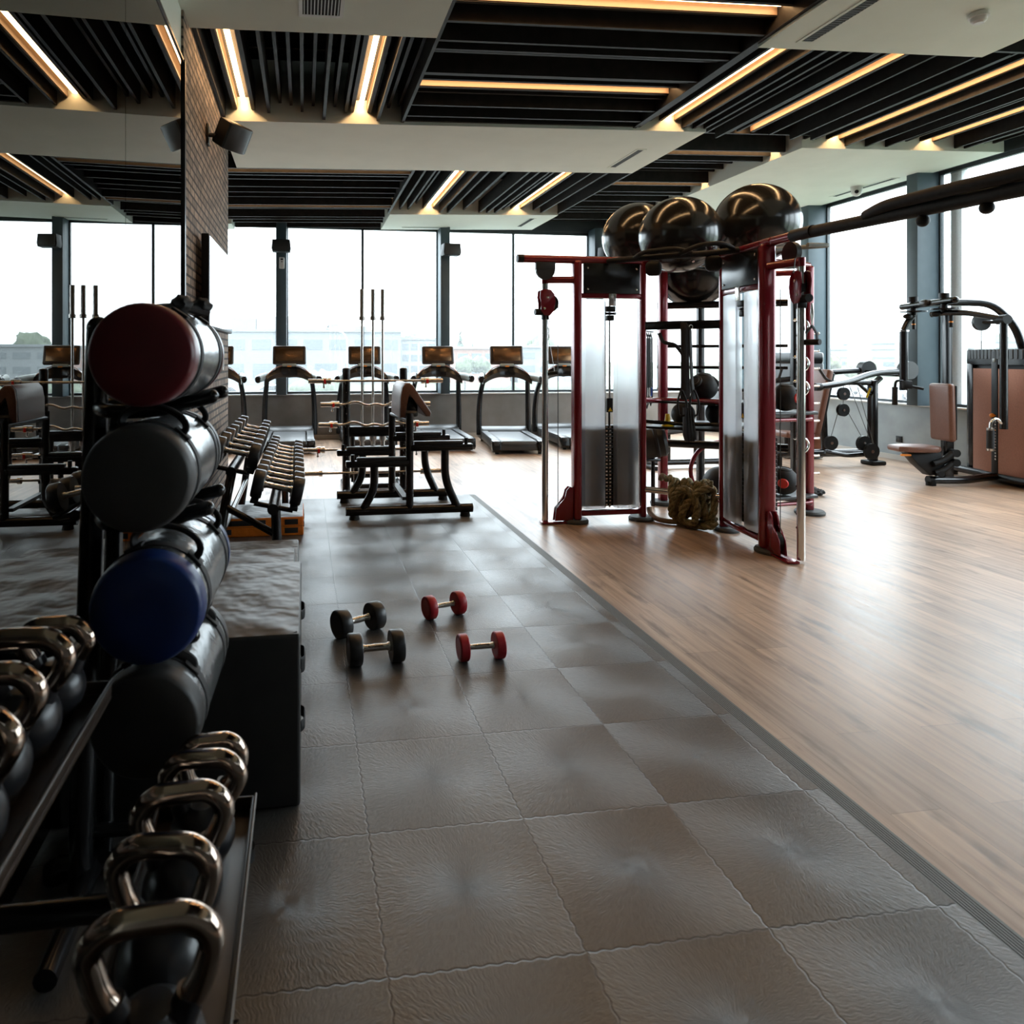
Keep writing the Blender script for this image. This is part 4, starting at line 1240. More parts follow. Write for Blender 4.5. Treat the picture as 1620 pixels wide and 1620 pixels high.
MB().lathe([(.055, 0), (.055, .008), (.03, .02), (.018, .11), (.012, .112)]).build('cone_body', m_yellow, t)
# suspension strap trainer
t = thing('suspension_trainer', 'black suspension straps with loop handles hanging from the slotted bar', 'suspension trainer', (3.31, 5.60, 0))
s = MB()
for dx in (-.03, .0, .035):
    s.tube([(dx * .4, 0, 1.79), (dx, -.035, 1.74), (dx * 1.2, -.05, 1.3), (dx * 1.6, -.06, 1.12)], .009, 6, fil=.05, sy=2.6)
s.build('strap', m_webbing, t)
for dx in (-.06, .055):
    MB().tube([(dx, -.06, 1.22), (dx - .045, -.07, 1.10), (dx - .03, -.07, .98), (dx + .03, -.07, .98), (dx + .045, -.07, 1.10)], .009, 8, True, .04, 5).build('loop_handle', m_grip, t)
s = MB()
for k in range(4):
    s.tube([(-.03 + .02 * k, -.06, 1.05), (-.04 + .03 * k, -.075, .82), (-.02 + .02 * k, -.07, .76)], .011, 6, sy=2.2)
s.build('foot_cradle', m_webbing, t)
MB().tube([(-.215, .03, 1.70), (-.20, 0, 1.62), (-.10, -.03, 1.60), (-.04, -.03, 1.53), (-.02, -.04, 1.48)], .016, 8, fil=.03).build('arm_strap', m_webbing, t)
MB().torus((.045, -.03, 1.755), .018, .004, (0, 1, 0), 16, 6).build('hook_ring', m_steel, t)
# resistance bands
for i, (dx, dy, ln) in enumerate(((0, 0, .62), (.035, .03, .66), (.07, .06, .58), (.105, .09, .64))):
    nm = ('nearest the left tower', 'second from the left tower', 'third from the left tower', 'farthest from the left tower')[i]
    t = thing('resistance_band', 'black rubber tube band hanging at the rig, ' + nm, 'resistance band', (3.165 + dx, 6.02 + dy, 0), 0, 'resistance bands hanging beside the left tower')
    MB().tube([(0, 0, 1.72), (-.012, 0, 1.66), (-.014, 0, 1.72 - ln), (.0, 0, 1.70 - ln - .03), (.014, 0, 1.72 - ln), (.012, 0, 1.66)], .0085, 8, True).build('tube', m_blackmat, t)
    MB().cyl((-.0, 0, 1.12), (0, 0, 1.20), .014, seg=10).build('clip', m_bluestrap if i == 3 else m_steel, t)
MB().tube([(3.10, 5.95, 1.735), (3.33, 6.18, 1.735)], .010, 8).build('band_rail', m_black, rig).location = -rig.location
# black bag and red wheel standing inside the rig
t = thing('slam_bag', 'black cylindrical bag lying inside the rig next to the left tower', 'bag', (3.36, 6.42, .0))
Mr = Matrix.Translation((0, 0, .62)) @ Matrix.Rotation(R(78), 4, 'Y') @ Matrix.Rotation(R(25), 4, 'X')
o = MB().lathe([(.0, -.22), (.12, -.22), (.145, -.19), (.15, 0), (.145, .19), (.12, .22), (0, .22)], Mr, 28).build('body', m_vinylblack, t)
MB().lathe([(.148, .10), (.156, .11), (.156, .13), (.148, .14)], Mr, 28).lathe([(.148, -.14), (.156, -.13), (.156, -.11), (.148, -.10)], Mr, 28).build('strap', m_webbing, t)
MB().cyl((-.10, 0, 0), (-.10, 0, .50), .02).cyl((.10, 0, 0), (.10, 0, .50), .02).bx(-.16, .16, -.05, .05, .45, .48, .01).build('stand', m_black, t)
t = thing('hoop', 'red hoop standing on the floor inside the rig behind the rope', 'hoop', (4.20, 6.42, .0))
MB().torus((0, 0, .325), .300, .022, (.25, 1, 0), 44, 10).build('ring', m_redpaint, t)
med_ball('plain black ball on the floor behind the red hoop', (4.32, 6.62, .171), .17, 0, hole=False)
# battle rope wound round the chrome bar
t = thing('battle_rope', 'thick mottled green and brown rope bundled on the low chrome bar', 'rope', (3.36, 5.60, 0))
m_rope = bpy.data.materials.new('mottled_rope'); m_rope.use_nodes = True
g = G(m_rope); g.b.inputs['Roughness'].default_value = .8
g.put(g.b.inputs['Base Color'], g.ramp(g.noise(g.obj(), 42., 4., .7), [(.32, (.07, .07, .035)), (.5, (.20, .16, .075)), (.68, (.34, .26, .14))]))
m_ropeend = noisy('tan_rope_whipping', (.20, .13, .075), (.26, .17, .10), .8, 60.)
def rope(pts, par, name='rope_strands', r=.031):
    P = fillet([Vector(p) for p in pts], .10, 6)
    Q = []
    for a, b in zip(P[:-1], P[1:]):
        L = (b - a).length; n = max(1, int(L / .010))
        for i in range(n): Q.append(a.lerp(b, i / n))
    Q.append(P[-1])
    s = MB()
    T = [(Q[min(i + 1, len(Q) - 1)] - Q[max(i - 1, 0)]).normalized() for i in range(len(Q))]
    for k in range(3):
        u = T[0].orthogonal().normalized(); L = 0; out = []
        for i, p in enumerate(Q):
            if i: L += (p - Q[i - 1]).length
            u = (u - T[i] * u.dot(T[i])).normalized(); v = T[i].cross(u)
            a = L / .023 * .75 + 2 * PI * k / 3
            out.append(p + (u * math.cos(a) + v * math.sin(a)) * r * .52)
        s.tube(out, r * .56, 7)
    return s.build(name, m_rope, par, 80)
ux = (PR - PL).normalized(); uy = Vector((-ux.y, ux.x, 0))
def rp_(a, b, z): return Vector((ux.x * a + uy.x * b, ux.y * a + uy.y * b, z))
rnd = random.Random(12)
pts = [rp_(-.20, .02, .40), rp_(-.13, -.03, .42)]
for i in range(6):
    a = -.14 + .05 * i
    pts += [rp_(a, -.075 - rnd.random() * .03, .30), rp_(a + .02 + rnd.random() * .04, -.085, .09 + rnd.random() * .06), rp_(a + .03, .05, .08 + rnd.random() * .05), rp_(a + .04, .085, .28), rp_(a + .03 + rnd.random() * .03, .02, .405 + rnd.random() * .03)]
rope(pts, t)
pts = [rp_(.18, -.02, .36), rp_(.10, -.13, .34), rp_(-.02, -.135, .20), rp_(-.05, -.12, .07), rp_(.06, -.13, .05), rp_(.10, -.14, .22), rp_(.0, -.14, .37), rp_(-.10, -.12, .30), rp_(-.14, -.10, .10), rp_(-.05, -.02, .04), rp_(.16, -.06, .05), rp_(.21, -.07, .16), rp_(.20, .03, .33), rp_(.12, .06, .40)]
rope(pts, t)
pts = [rp_(.20, .0, .10), rp_(.22, -.10, .05), rp_(.06, -.10, .03), rp_(-.10, .0, .026)]
rope(pts, t)
MB().tube([rp_(-.10, .0, .026), rp_(-.20, -.03, .026), rp_(-.30, .03, .028), rp_(-.36, .10, .06), rp_(-.37, .12, .10)], .0235, 12, fil=.06).build('rope_end', m_ropeend, t)
MB().tube([rp_(-.20, .02, .40), rp_(-.245, .05, .425), rp_(-.255, .06, .375)], .0235, 12, fil=.03).build('rope_end', m_ropeend, t)

# ================================================================== PEC FLY MACHINE (right)
t = pec = thing('pec_fly_machine', 'black pec fly machine with brown seat and copper brown weight tower', 'exercise machine', (7.30, 6.98, 0), R(170))
MB().bx(-.135, -.065, -.035, .035, .05, 2.04, .012).build('column', m_black, t)
MB().box((-.045, 0, .85), (.075, .34, .665), Matrix.Rotation(R(1.5), 4, 'Y'), .035, 4).build('backrest', m_brown, t)
MB().box((-.088, 0, .85), (.02, .31, .62), None, .008).build('backrest_plate', m_blackmat, t)
s = MB().prism([(-.02, -.10), (.05, -.165), (.30, -.17), (.455, -.10), (.455, .10), (.30, .17), (.05, .165), (-.02, .10)], Matrix.Translation((.06, 0, .395)), .068, .022)
s.build('seat', m_brown, t)
MB().prism([(.40, .39), (.02, .39), (-.03, .20), (.03, .13), (.14, .12), (.27, .24)], xz(0, -.07), .14, .012).build('seat_bracket', m_blackmat, t)
MB().tube([(.12, .08, .26), (.0, .085, .30), (-.10, .085, .385)], .036, 12, fil=.05).tube([(.10, .08, .15), (.0, .085, .19), (-.10, .085, .275)], .036, 12, fil=.05).build('link_arm', m_blackmat, t)
for z in (.385, .275):
    MB().cyl((-.12, -.09, z), (-.12, .12, z), .044, seg=22).build('pivot_disc', m_blackmat, t)
MB().cyl((.05, -.10, .15), (.05, .12, .15), .035, seg=18).build('pivot_disc', m_blackmat, t)
MB().box((.44, .10, .362), (.11, .035, .022), None, .008, 3).build('seat_lever', m_orangeplastic, t)
MB().bx(-.15, -.05, -.04, .04, .04, .80, .01).build('lower_column', m_black, t)
MB().tube([(.09, .02, .062), (-.28, .02, .062), (-.62, -.08, .085), (-.86, -.13, .085)], .045, 14, fil=.12).build('base_beam', m_black, t)
MB().tube([(.09, .02, .062), (.135, .02, .062)], .05, 14).cyl((.10, .02, 0), (.10, .02, .05), .05).build('base_foot', m_blackmat, t)
MB().tube([(-.76, -.80, .085), (-.76, .75, .085)], .045, 14).cyl((-.76, -.78, 0), (-.76, -.78, .05), .045).cyl((-.76, .7, 0), (-.76, .7, .05), .045).build('tower_base', m_black, t)
# weight tower
def arc(y0, y1, x, d, n=10):
    return [(x + d * (1 - (2 * i / n - 1) ** 2), y0 + (y1 - y0) * i / n) for i in range(n + 1)]
YA, YZ_ = -.62, .52
poly = [(-1.15, YA), (-.80, YA)] + arc(YA, YZ_, -.80, .06)[1:-1] + [(-.80, YZ_), (-1.15, YZ_)]
MB().prism(poly, Matrix.Translation((0, 0, 1.40)), .18, .015).build('tower_top', m_black, t)
s = MB()
n = 18
for i in range(n):
    y = YA + .03 + (YZ_ - YA - .06) * (i + .5) / n
    x = -.80 + .06 * (1 - (2 * (y - YA) / (YZ_ - YA) - 1) ** 2)
    s.bx(x - .012, x + .006, y - .020, y + .020, 1.465, 1.575, .004, 1)
s.build('vent_ribs', m_darkgrey, t)
MB().prism(poly, Matrix.Translation((0, 0, .05)), .06, .008).build('tower_plinth', m_black, t)
for y0, y1 in ((YA, YA + .10), (YZ_ - .10, YZ_)):
    MB().bx(-1.15, -.79, y0, y1, .10, 1.41, .02).build('tower_side', m_black, t)
YS = -.13
for y0, y1, b in ((YA + .13, YS - .05, 0), (YS + .05, YZ_ - .13, 1)):
    pp = arc(YA, YZ_, -.80, .06, 20)
    f = [(x, y) for x, y in pp if y0 < y < y1]
    def fx(y): return -.80 + .06 * (1 - (2 * (y - YA) / (YZ_ - YA) - 1) ** 2)
    f = [(fx(y0), y0)] + f + [(fx(y1), y1)]
    MB().prism(f + [(x - .02, y) for x, y in f[::-1]], Matrix.Translation((0, 0, .115)), 1.235).build('copper_panel', m_bronze, t)
MB().prism([(-1.12, YA + .1), (-.84, YA + .1), (-.80, -.3), (-.80, .2), (-.84, YZ_ - .1), (-1.12, YZ_ - .1)], Matrix.Translation((0, 0, .11)), 1.30).build('tower_core', m_blackmat, t)
MB().bx(-.79, -.735, YS - .045, YS + .045, .11, 1.56, .008).build('selector_slot', m_blackmat, t)
s = MB()
for i in range(16):
    s.bx(-.736, -.732, YS + .012, YS + .028, .28 + .034 * i, .298 + .034 * i)
s.build('weight_marks', m_steel, t)
MB().sph((-.72, YS - .012, .80), .026, seg=14).build('selector_knob', m_orangeplastic, t)
MB().sph((-.72, YS - .012, .63), .017, seg=12).build('selector_pin', m_orangeplastic, t)
MB().box((-.732, YS, 1.45), (.006, .035, .04), None, .002).build('tower_badge', m_greyplastic, t)
# overhead boom
MB().tube([(-.98, -.02, 1.55), (-.90, -.04, 1.86), (-.68, -.09, 2.115), (-.42, -.14, 2.135), (-.05, -.17, 2.135)], .042, 14, fil=.22).build('boom', m_black, t)
MB().bx(-.20, .07, -.23, -.11, 2.09, 2.17, .03, 3).build('boom_head', m_darkgrey, t)
MB().tube([(-.02, -.62, 2.115), (-.02, .22, 2.135)], .04, 14, sy=1.2).sph((-.02, -.62, 2.115), .04).sph((-.02, .22, 2.135), .04).build('crossbar', m_black, t)
for y, k in ((-.44, -1), (.06, 1)):
    MB().cyl((-.02, y, 2.0), (-.02, y, 2.215), .035, seg=18).cyl((-.02, y, 2.17), (-.02, y, 2.225), .05, seg=20).build('pivot_hub', m_blackmat, t)
    MB().prism([(.12 * math.cos(a) * (1 + .25 * math.cos(3 * a)), .16 * math.sin(a)) for a in [2 * PI * i / 26 for i in range(26)]], Matrix.Translation((-.02, y, 2.035)), .014).build('cam_plate', m_black, t)
    MB().sph((.06, y - .02 * k, 1.985), .04, (1.3, 1, .8), 16).build('pivot_cap', m_blackmat, t)
    MB().cyl((-.06, y + .05 * k, 1.83), (-.06, y + .05 * k, 1.97), .020, seg=14).build('adjust_pin', m_blackmat, t)
    MB().cyl((-.06, y + .05 * k, 1.885), (-.06, y + .05 * k, 1.90), .0215, seg=14).build('pin_ring', m_orangeplastic, t)
# near arm
MB().tube([(.05, -.05, 1.985), (-.02, .06, 2.0), (-.10, .30, 1.985), (-.20, .62, 1.90)], .032, 12, fil=.1).build('swing_arm', m_black, t)
MB().cyl((-.21, .56, 1.89), (-.21, .69, 1.89), .05, seg=20).build('arm_joint', m_blackmat, t)
MB().tube([(-.21, .64, 1.90), (-.21, .64, .72)], .036, 14).build('arm_bar', m_black, t)
MB().tube([(-.21, .64, .76), (-.12, .66, .84), (-.06, .66, .80), (-.055, .66, .72)], .015, 10, fil=.05).build('handle_hook', m_chrome, t)
MB().cyl((-.055, .66, .50), (-.055, .66, .73), .034, seg=16).build('hand_grip', m_grip, t)
MB().cyl((-.055, .66, .49), (-.055, .66, .515), .0355, seg=16).cyl((-.055, .66, .71), (-.055, .66, .735), .0355, seg=16).build('grip_ring', m_chrome, t)
# far arm
MB().tube([(-.02, -.44, 2.0), (.03, -.46, 1.93), (.08, -.46, 1.82)], .034, 12, fil=.08).build('swing_arm', m_black, t)
MB().cyl((.08, -.46, 1.80), (.08, -.46, 1.82), .055, seg=20).build('arm_collar', m_chrome, t)
MB().tube([(.08, -.46, 1.81), (.08, -.46, 1.08)], .044, 16).build('arm_bar', m_black, t)
MB().bx(.03, .13, -.43, -.37, 1.10, 1.20, .012).tube([(.06, -.43, 1.14), (-.10, -.38, 1.10)], .018, 10).build('handle_clamp', m_blackmat, t)
MB().tube([(.10, -.44, 1.20), (.19, -.44, 1.20), (.20, -.44, 1.10)], .015, 10, fil=.05).build('handle_hook', m_black, t)
MB().cyl((.20, -.44, .90), (.20, -.44, 1.12), .030, seg=16).build('hand_grip', m_grip, t)
MB().cyl((-.62, -.19, 1.90), (-.62, -.15, 1.90), .10, seg=30).build('cable_pulley', m_darkgrey, t)
MB().cyl((-.62, -.17, 1.58), (-.62, -.17, 1.9), .004, seg=6).build('cable', m_cable, t)
MB().tube([(-.62, -.17, 1.90), (-.9, -.05, 1.90), (-1.0, -.05, 1.62)], .022, 10, fil=.06).build('pulley_bracket', m_black, t)

# ================================================================== CHEST PRESS MACHINE (behind the rig, right)
t = thing('chest_press_machine', 'black lever press machine with reclined brown seat pad behind the red rig', 'exercise machine', (7.2, 8.5, 0))
def tb(pts, r, name, m=m_black, par=t, fil=.08, sy=1.):
    P = [(x - 7.2, y - 8.5, z) for x, y, z in pts]
    return MB().tube(P, r, 14, fil=fil, sy=sy).build(name, m, par)
MB().box((6.90 - 7.2, 8.42 - 8.5, .88), (.085, .36, .90), Matrix.Rotation(R(13), 4, 'Y'), .035, 4).build('back_pad', m_brown, t)
MB().box((6.965 - 7.2, 8.42 - 8.5, .88), (.04, .30, .80), Matrix.Rotation(R(13), 4, 'Y'), .012).build('pad_plate', m_blackmat, t)
MB().box((6.55 - 7.2, 8.42 - 8.5, .44), (.42, .36, .08), Matrix.Rotation(R(4), 4, 'Y'), .03, 4).build('seat', m_brown, t)
MB().bx(7.74 - 7.2, 7.82 - 7.2, 8.37 - 8.5, 8.49 - 8.5, .05, 1.17, .02).build('upright', m_black, t)
MB().bx(7.68 - 7.2, 7.90 - 7.2, 8.32 - 8.5, 8.54 - 8.5, 0, .06, .02).build('foot', m_blackmat, t)
tb([(7.78, 8.43, .17), (6.35, 8.50, .17)], .055, 'base_beam')
MB().cyl((6.40 - 7.2, 0, 0), (6.40 - 7.2, 0, .13), .05).build('foot', m_blackmat, t)
tb([(7.08, 8.47, .17), (7.05, 8.47, .95)], .045, 'seat_column')
tb([(6.52, 8.47, .17), (6.52, 8.47, .42)], .045, 'seat_column')
tb([(7.78, 8.43, 1.13), (7.10, 8.43, 1.14)], .035, 'top_beam')
tb([(7.76, 8.42, .95), (7.55, 8.42, 1.12)], .022, 'gusset')
MB().cyl((7.66 - 7.2, 8.40 - 8.5, .93), (7.68 - 7.2, 8.36 - 8.5, 1.06), .012).build('adjust_pin', m_yellow, t)
for yy, k in ((8.12, 1), (8.80, -1)):
    tb([(8.03, yy, 1.30), (7.45, yy - .02 * k, 1.27), (6.95, yy - .20 * k, 1.16), (6.42, yy - .34 * k, 1.11)], .04, 'lever_arm', fil=.2)
    tb([(6.44, yy - .34 * k, 1.11), (6.36, yy - .35 * k, 1.11)], .048, 'lever_cap', m_blackmat)
    MB().cyl((8.02 - 7.2, yy - .05 - 8.5, 1.31), (8.02 - 7.2, yy + .05 - 8.5, 1.31), .12, seg=28).build('lever_counterweight', m_darkgrey, t)
    MB().tube([(6.75 - 7.2, yy - .25 * k - 8.5, 1.14), (6.72 - 7.2, yy - .1 * k - 8.5, 1.20), (6.70 - 7.2, yy - .02 * k - 8.5, 1.32)], .018, 10, fil=.04).build('hand_grip', m_grip, t)
MB().bx(7.95 - 7.2, 8.05 - 7.2, -.40, .34, 1.22, 1.30, .02).build('lever_shaft', m_black, t)
tb([(7.90, 8.43, 1.20), (7.78, 8.43, 1.10)], .04, 'shaft_bracket')
for x, y, z, r in ((7.22, 8.30, .99, .085), (7.21, 8.30, .77, .085), (6.96, 8.22, .34, .095), (7.36, 8.12, .34, .10), (7.42, 8.06, .24, .105)):
    o = MB().cyl((x - 7.2, y - .022 - 8.5, z), (x - 7.2, y + .022 - 8.5, z), r, seg=28).build('cable_pulley', m_blackmat, t)
    MB().cyl((x - 7.2, y - .026 - 8.5, z), (x - 7.2, y + .026 - 8.5, z), r * .22, seg=14).build('pulley_hub', m_steel, o)
s = MB()
for a, b in (((7.22, 8.30, 1.13), (7.22, 8.30, .99)), ((7.22, 8.30, .99), (7.21, 8.30, .77)), ((7.14, 8.30, .75), (6.98, 8.24, .42)), ((7.28, 8.30, .75), (7.38, 8.16, .40)), ((7.30, 8.30, 1.12), (7.46, 8.1, .33)), ((7.42, 8.30, 1.12), (7.50, 8.1, .30))):
    s.cyl((a[0] - 7.2, a[1] - 8.5, a[2]), (b[0] - 7.2, b[1] - 8.5, b[2]), .0045, seg=6)
s.build('cable', m_cable, t)
tb([(6.90, 8.25, .22), (7.18, 8.20, .17), (7.45, 8.10, .20)], .03, 'pulley_bracket')
# its weight tower
tw = [(6.98, 9.02), (7.46, 8.96), (7.52, 9.02), (7.54, 9.40), (6.98, 9.44)]
twp = [(x - 7.2, y - 8.5) for x, y in tw]
MB().prism(twp, Matrix.Translation((0, 0, 1.38)), .18, .04).build('tower_top', m_black, t)
MB().prism(twp, Matrix.Translation((0, 0, .02)), 1.37, .01).build('tower_body', m_darkgrey, t)
MB().bx(6.99 - 7.2, 7.22 - 7.2, 8.985 - 8.5, 9.03 - 8.5, .10, 1.30, .004).build('copper_panel', m_bronze, t)
MB().bx(7.27 - 7.2, 7.47 - 7.2, 8.955 - 8.5, 8.99 - 8.5, .10, 1.30, .004).build('copper_panel', m_bronze, t)

# ================================================================== a hand grip bench visible through the rig
t = thing('weight_bench', 'dark adjustable bench seen through the rungs of the red rig', 'bench', (5.15, 8.6, 0))
MB().tube([(-.62, 0, .07), (.62, 0, .07)], .04, 12).build('base_tube', m_black, t)
MB().box((-.25, 0, .50), (.75, .30, .07), Matrix.Rotation(R(-6), 4, 'Y'), .03, 4).build('seat_pad', m_vinylblack, t)
MB().box((.38, 0, .84), (.80, .30, .07), Matrix.Rotation(R(-52), 4, 'Y'), .03, 4).build('back_pad', m_vinylblack, t)
for a, b in (((-.3, 0, .07), (-.3, 0, .46)), ((.10, 0, .07), (.12, 0, .50)), ((.55, 0, .07), (.5, 0, .9))):
    MB().tube([a, b], .033, 12).build('support', m_black, t)
for x in (-.6, .6):
    MB().tube([(x, -.25, .03), (x, .25, .03)], .03, 10).build('foot', m_blackmat, t)

# ================================================================== WALL AND COLUMN FITTINGS
t = thing('television', 'flat television on the brick pier, its glass mirroring the windows', 'television', (-.70, 5.82, 2.05), R(-1.0))
MB().bx(-.028, .028, -.70, .66, -.345, .345, .008).build('casing', m_blackmat, t)
MB().bx(.028, .031, -.685, .645, -.325, .330).build('screen', m_tvscreen, t)
MB().bx(-.079, -.028, -.25, .20, -.15, .15).build('wall_mount', m_black, t)
t = thing('light_switch', 'small white switch plate on the end of the brick pier', 'switch', (-.78, 6.74, 1.425))
MB().bx(.001, .012, -.045, .045, -.06, .06, .004).build('plate', m_white, t)
MB().bx(.012, .017, -.018, .018, -.03, .03, .002).build('rocker', m_white, t)
t = thing('wall_speaker', 'black tilted loudspeaker mounted high on the brick pier', 'speaker', (-.78, 5.70, 3.27))
Ms = Matrix.Translation((.19, .0, .02)) @ Matrix.Rotation(R(-40), 4, 'Z') @ Matrix.Rotation(R(30), 4, 'Y') @ Matrix.Scale(.85, 4)
MB().prism([(-.11, -.10), (.10, -.15), (.13, -.08), (.13, .08), (.10, .15), (-.11, .10)], Ms @ Matrix.Translation((0, 0, -.12)), .25, .015).build('cabinet', m_blackmat, t)
MB().prism([(.10, -.145), (.135, -.085), (.142, 0), (.135, .085), (.10, .145), (.095, 0)], Ms @ Matrix.Translation((0, 0, -.115)), .24, .005).build('front_grille', m_darkgrey, t)
MB().cyl((.0, .0, .02), (.12, .0, .02), .018).bx(0, .02, -.05, .05, -.06, .10, .004).sph((.10, 0, .02), .03, seg=12).build('wall_mount', m_black, t)
def column_speaker(label, x, rz, grp='small speakers on the back window columns'):
    t = thing('wall_speaker', label, 'speaker', (x, 12.12, 3.40), R(rz), grp)
    MB().prism([(-.15, -.10), (.15, -.10), (.165, -.04), (.15, .11), (-.15, .11), (-.165, -.04)], Matrix(((1, 0, 0, 0), (0, 0, 1, -.20), (0, 1, 0, 0), (0, 0, 0, 1))), .20, .012).build('cabinet', m_blackmat, t)
    MB().bx(-.14, .14, -.212, -.198, -.085, .10, .004).build('front_grille', m_darkgrey, t)
    MB().bx(-.04, .04, -.02, .055, -.04, .04).build('bracket', m_black, t)
column_speaker('small black speaker on the window column above the white dispenser', -.39, 0)
column_speaker('small black speaker on the window column above the treadmill with the dark screen', 2.60, 6)
column_speaker('small black speaker on the window column behind the left tower top', 5.56, 14)
t = thing('air_freshener', 'white air freshener box on the window column', 'dispenser', (-.385, 12.17, 3.13))
MB().bx(-.045, .045, -.05, 0, -.10, .10, .012).build('case', m_white, t)
MB().bx(-.022, .022, -.052, -.048, .05, .075).build('display', m_blackmat, t)
MB().cyl((0, -.053, .02), (0, -.046, .02), .010, seg=12).build('nozzle', m_blackmat, t)
t = thing('wall_socket', 'black power socket low on the grey wall under the right windows', 'socket', (8.51, 8.75, .30))
MB().bx(-.012, 0, -.05, .05, -.045, .045, .004).build('plate', m_blackmat, t)
MB().cyl((-.014, 0, 0), (-.010, 0, 0), .022, seg=18).build('outlet', m_black, t)
t = thing('wrist_straps', 'small black straps lying on the wood floor behind the right foot of the rig', 'straps', (5.40, 6.62, 0))
MB().ico((0, 0, .05), .06, 3, .4, (1.1, .8, .8)).build('strap_roll', m_webbing, t)
MB().ico((.09, .02, .035), .045, 3, .4, (1.3, .8, .75)).build('strap_roll', m_webbing, t)

# ================================================================== OUTSIDE
GZ = -2.6
m_grass = noisy('lawn', (0.034, 0.052, 0.019), (0.052, 0.067, 0.028), .95, .35)
m_asphalt = noisy('pale_wet_asphalt', (0.090, 0.092, 0.092), (0.107, 0.109, 0.109), .6, .4)
def facade(name, c, c2): return noisy(name, c, c2, .8, .4)
m_fgrey = facade('grey_facade', (0.090, 0.098, 0.107), (0.103, 0.112, 0.118))
m_fpale = facade('pale_facade', (0.141, 0.146, 0.146), (0.155, 0.157, 0.157))
m_fred = facade('brick_red_facade', (0.133, 0.064, 0.047), (0.146, 0.077, 0.058))
m_fwin = mat('facade_window', (0.047, 0.058, 0.067), .2)
m_fgreen = mat('green_trim', (0.064, 0.097, 0.081), .6)
m_blueroof = mat('blue_grey_roof', (0.077, 0.095, 0.118), .6)
m_leaf = noisy('foliage', (0.028, 0.043, 0.019), (0.050, 0.064, 0.032), .9, 3.)
m_leaf2 = noisy('autumn_foliage', (0.054, 0.058, 0.026), (0.073, 0.069, 0.034), .9, 3.)
m_conifer = noisy('conifer', (0.017, 0.030, 0.019), (0.028, 0.041, 0.026), .9, 3.)
m_trunk = mat('bark', (0.026, 0.021, 0.017), .9)
m_carw = mat('white_car_paint', (0.161, 0.163, 0.165), .25)
m_cars = mat('silver_car_paint', (0.097, 0.101, 0.103), .3, .3)
m_carglass = mat('car_glass', (0.011, 0.013, 0.015), .1)
struct(MB().bx(-220, 420, 14, 420, GZ - .5, GZ).build('ground', m_grass), 'lawn outside')
struct(MB().bx(10, 420, -80, 14, GZ - .5, GZ).build('ground_1', m_grass))
struct(MB().bx(-220, 40, 52, 70, GZ, GZ + .02).build('road_1', m_asphalt), 'parking area beyond the back windows')
struct(MB().bx(-220, 40, 18, 34, GZ, GZ + .02).build('road_2', m_asphalt))
struct(MB().bx(40, 62, -40, 140, GZ, GZ + .02).build('road_3', m_asphalt), 'parking area beyond the right windows')
def building(label, x0, x1, y0, y1, z1, m, rows, face='Y', roof=None, trim=None, blocks=()):
    t = thing('building', label, 'building', ((x0 + x1) / 2, (y0 + y1) / 2, GZ))
    a, b, h = (x1 - x0) / 2, (y1 - y0) / 2, z1 - GZ
    MB().bx(-a, a, -b, b, 0, h).build('walls', m, t)
    MB().bx(-a - .3, a + .3, -b - .3, b + .3, h, h + .35).build('roof', roof or m_fgrey, t)
    for bx0, bx1, hh, mm in blocks:
        MB().bx(bx0 - (x0 + x1) / 2, bx1 - (x0 + x1) / 2, -b + 1, b, h, hh - GZ).build('roof_block', mm, t)
    for z, hh, n in rows:
        for i in range(n):
            if face == 'Y':
                w = 2 * a / n; x = -a + w * (i + .5)
                MB().bx(x - w * .36, x + w * .36, -b - .06, -b + .02, z - GZ, z + hh - GZ).build('window', m_fwin, t)
            else:
                w = 2 * b / n; y = -b + w * (i + .5)
                MB().bx(-a - .06, -a + .02, y - w * .36, y + w * .36, z - GZ, z + hh - GZ).build('window', m_fwin, t)
    if trim is not None:
        for z in trim:
            if face == 'Y': MB().bx(-a, a, -b - .12, -b, z - GZ, z + .35 - GZ).build('trim_band', m_fgreen, t)
            else: MB().bx(-a - .12, -a, -b, b, z - GZ, z + .35 - GZ).build('trim_band', m_fgreen, t)
    return t
building('long grey commercial building beyond the parked cars', -30, 14.2, 100, 125, 5.0, m_fgrey, ((2.4, 1.5, 12), (-1.6, 2.0, 10)), blocks=((-13.5, -6.9, 7.0, m_fgrey), (-6.8, 3.2, 7.3, m_fpale), (3.6, 5.0, 6.2, m_fgrey), (7.4, 9.2, 5.9, m_fgrey)))
building('pale four-storey block right of the grey building', 14.8, 20.2, 104, 116, 4.0, m_fpale, ((2.4, 1.0, 4), (.7, 1.0, 4), (-1.0, 1.0, 4)))
building('low red building with pale window bands', 20.8, 31.5, 102, 116, 2.6, m_fred, ((1.0, .9, 5), (-1.2, 1.0, 5)), roof=m_fpale)
building('dark grey building right of the red one', 33.0, 46.0, 103, 118, 2.8, m_fgrey, ((1.1, .9, 4), (-1.0, 1.0, 4)))
building('long white hall with green trim beyond the right windows', 118, 140, 96, 168, 2.9, m_fpale, ((-.6, .9, 12),), face='X', roof=m_fpale, trim=(1.0,))
building('big white hall with bluish roof, farther away', 165, 200, 150, 190, 5.0, m_fpale, ((1.5, 1.0, 8),), face='X', roof=m_blueroof)
building('low grey shed beside the white hall', 120, 138, 60, 92, 1.6, m_fgrey, ((-.8, .9, 6),), face='X')
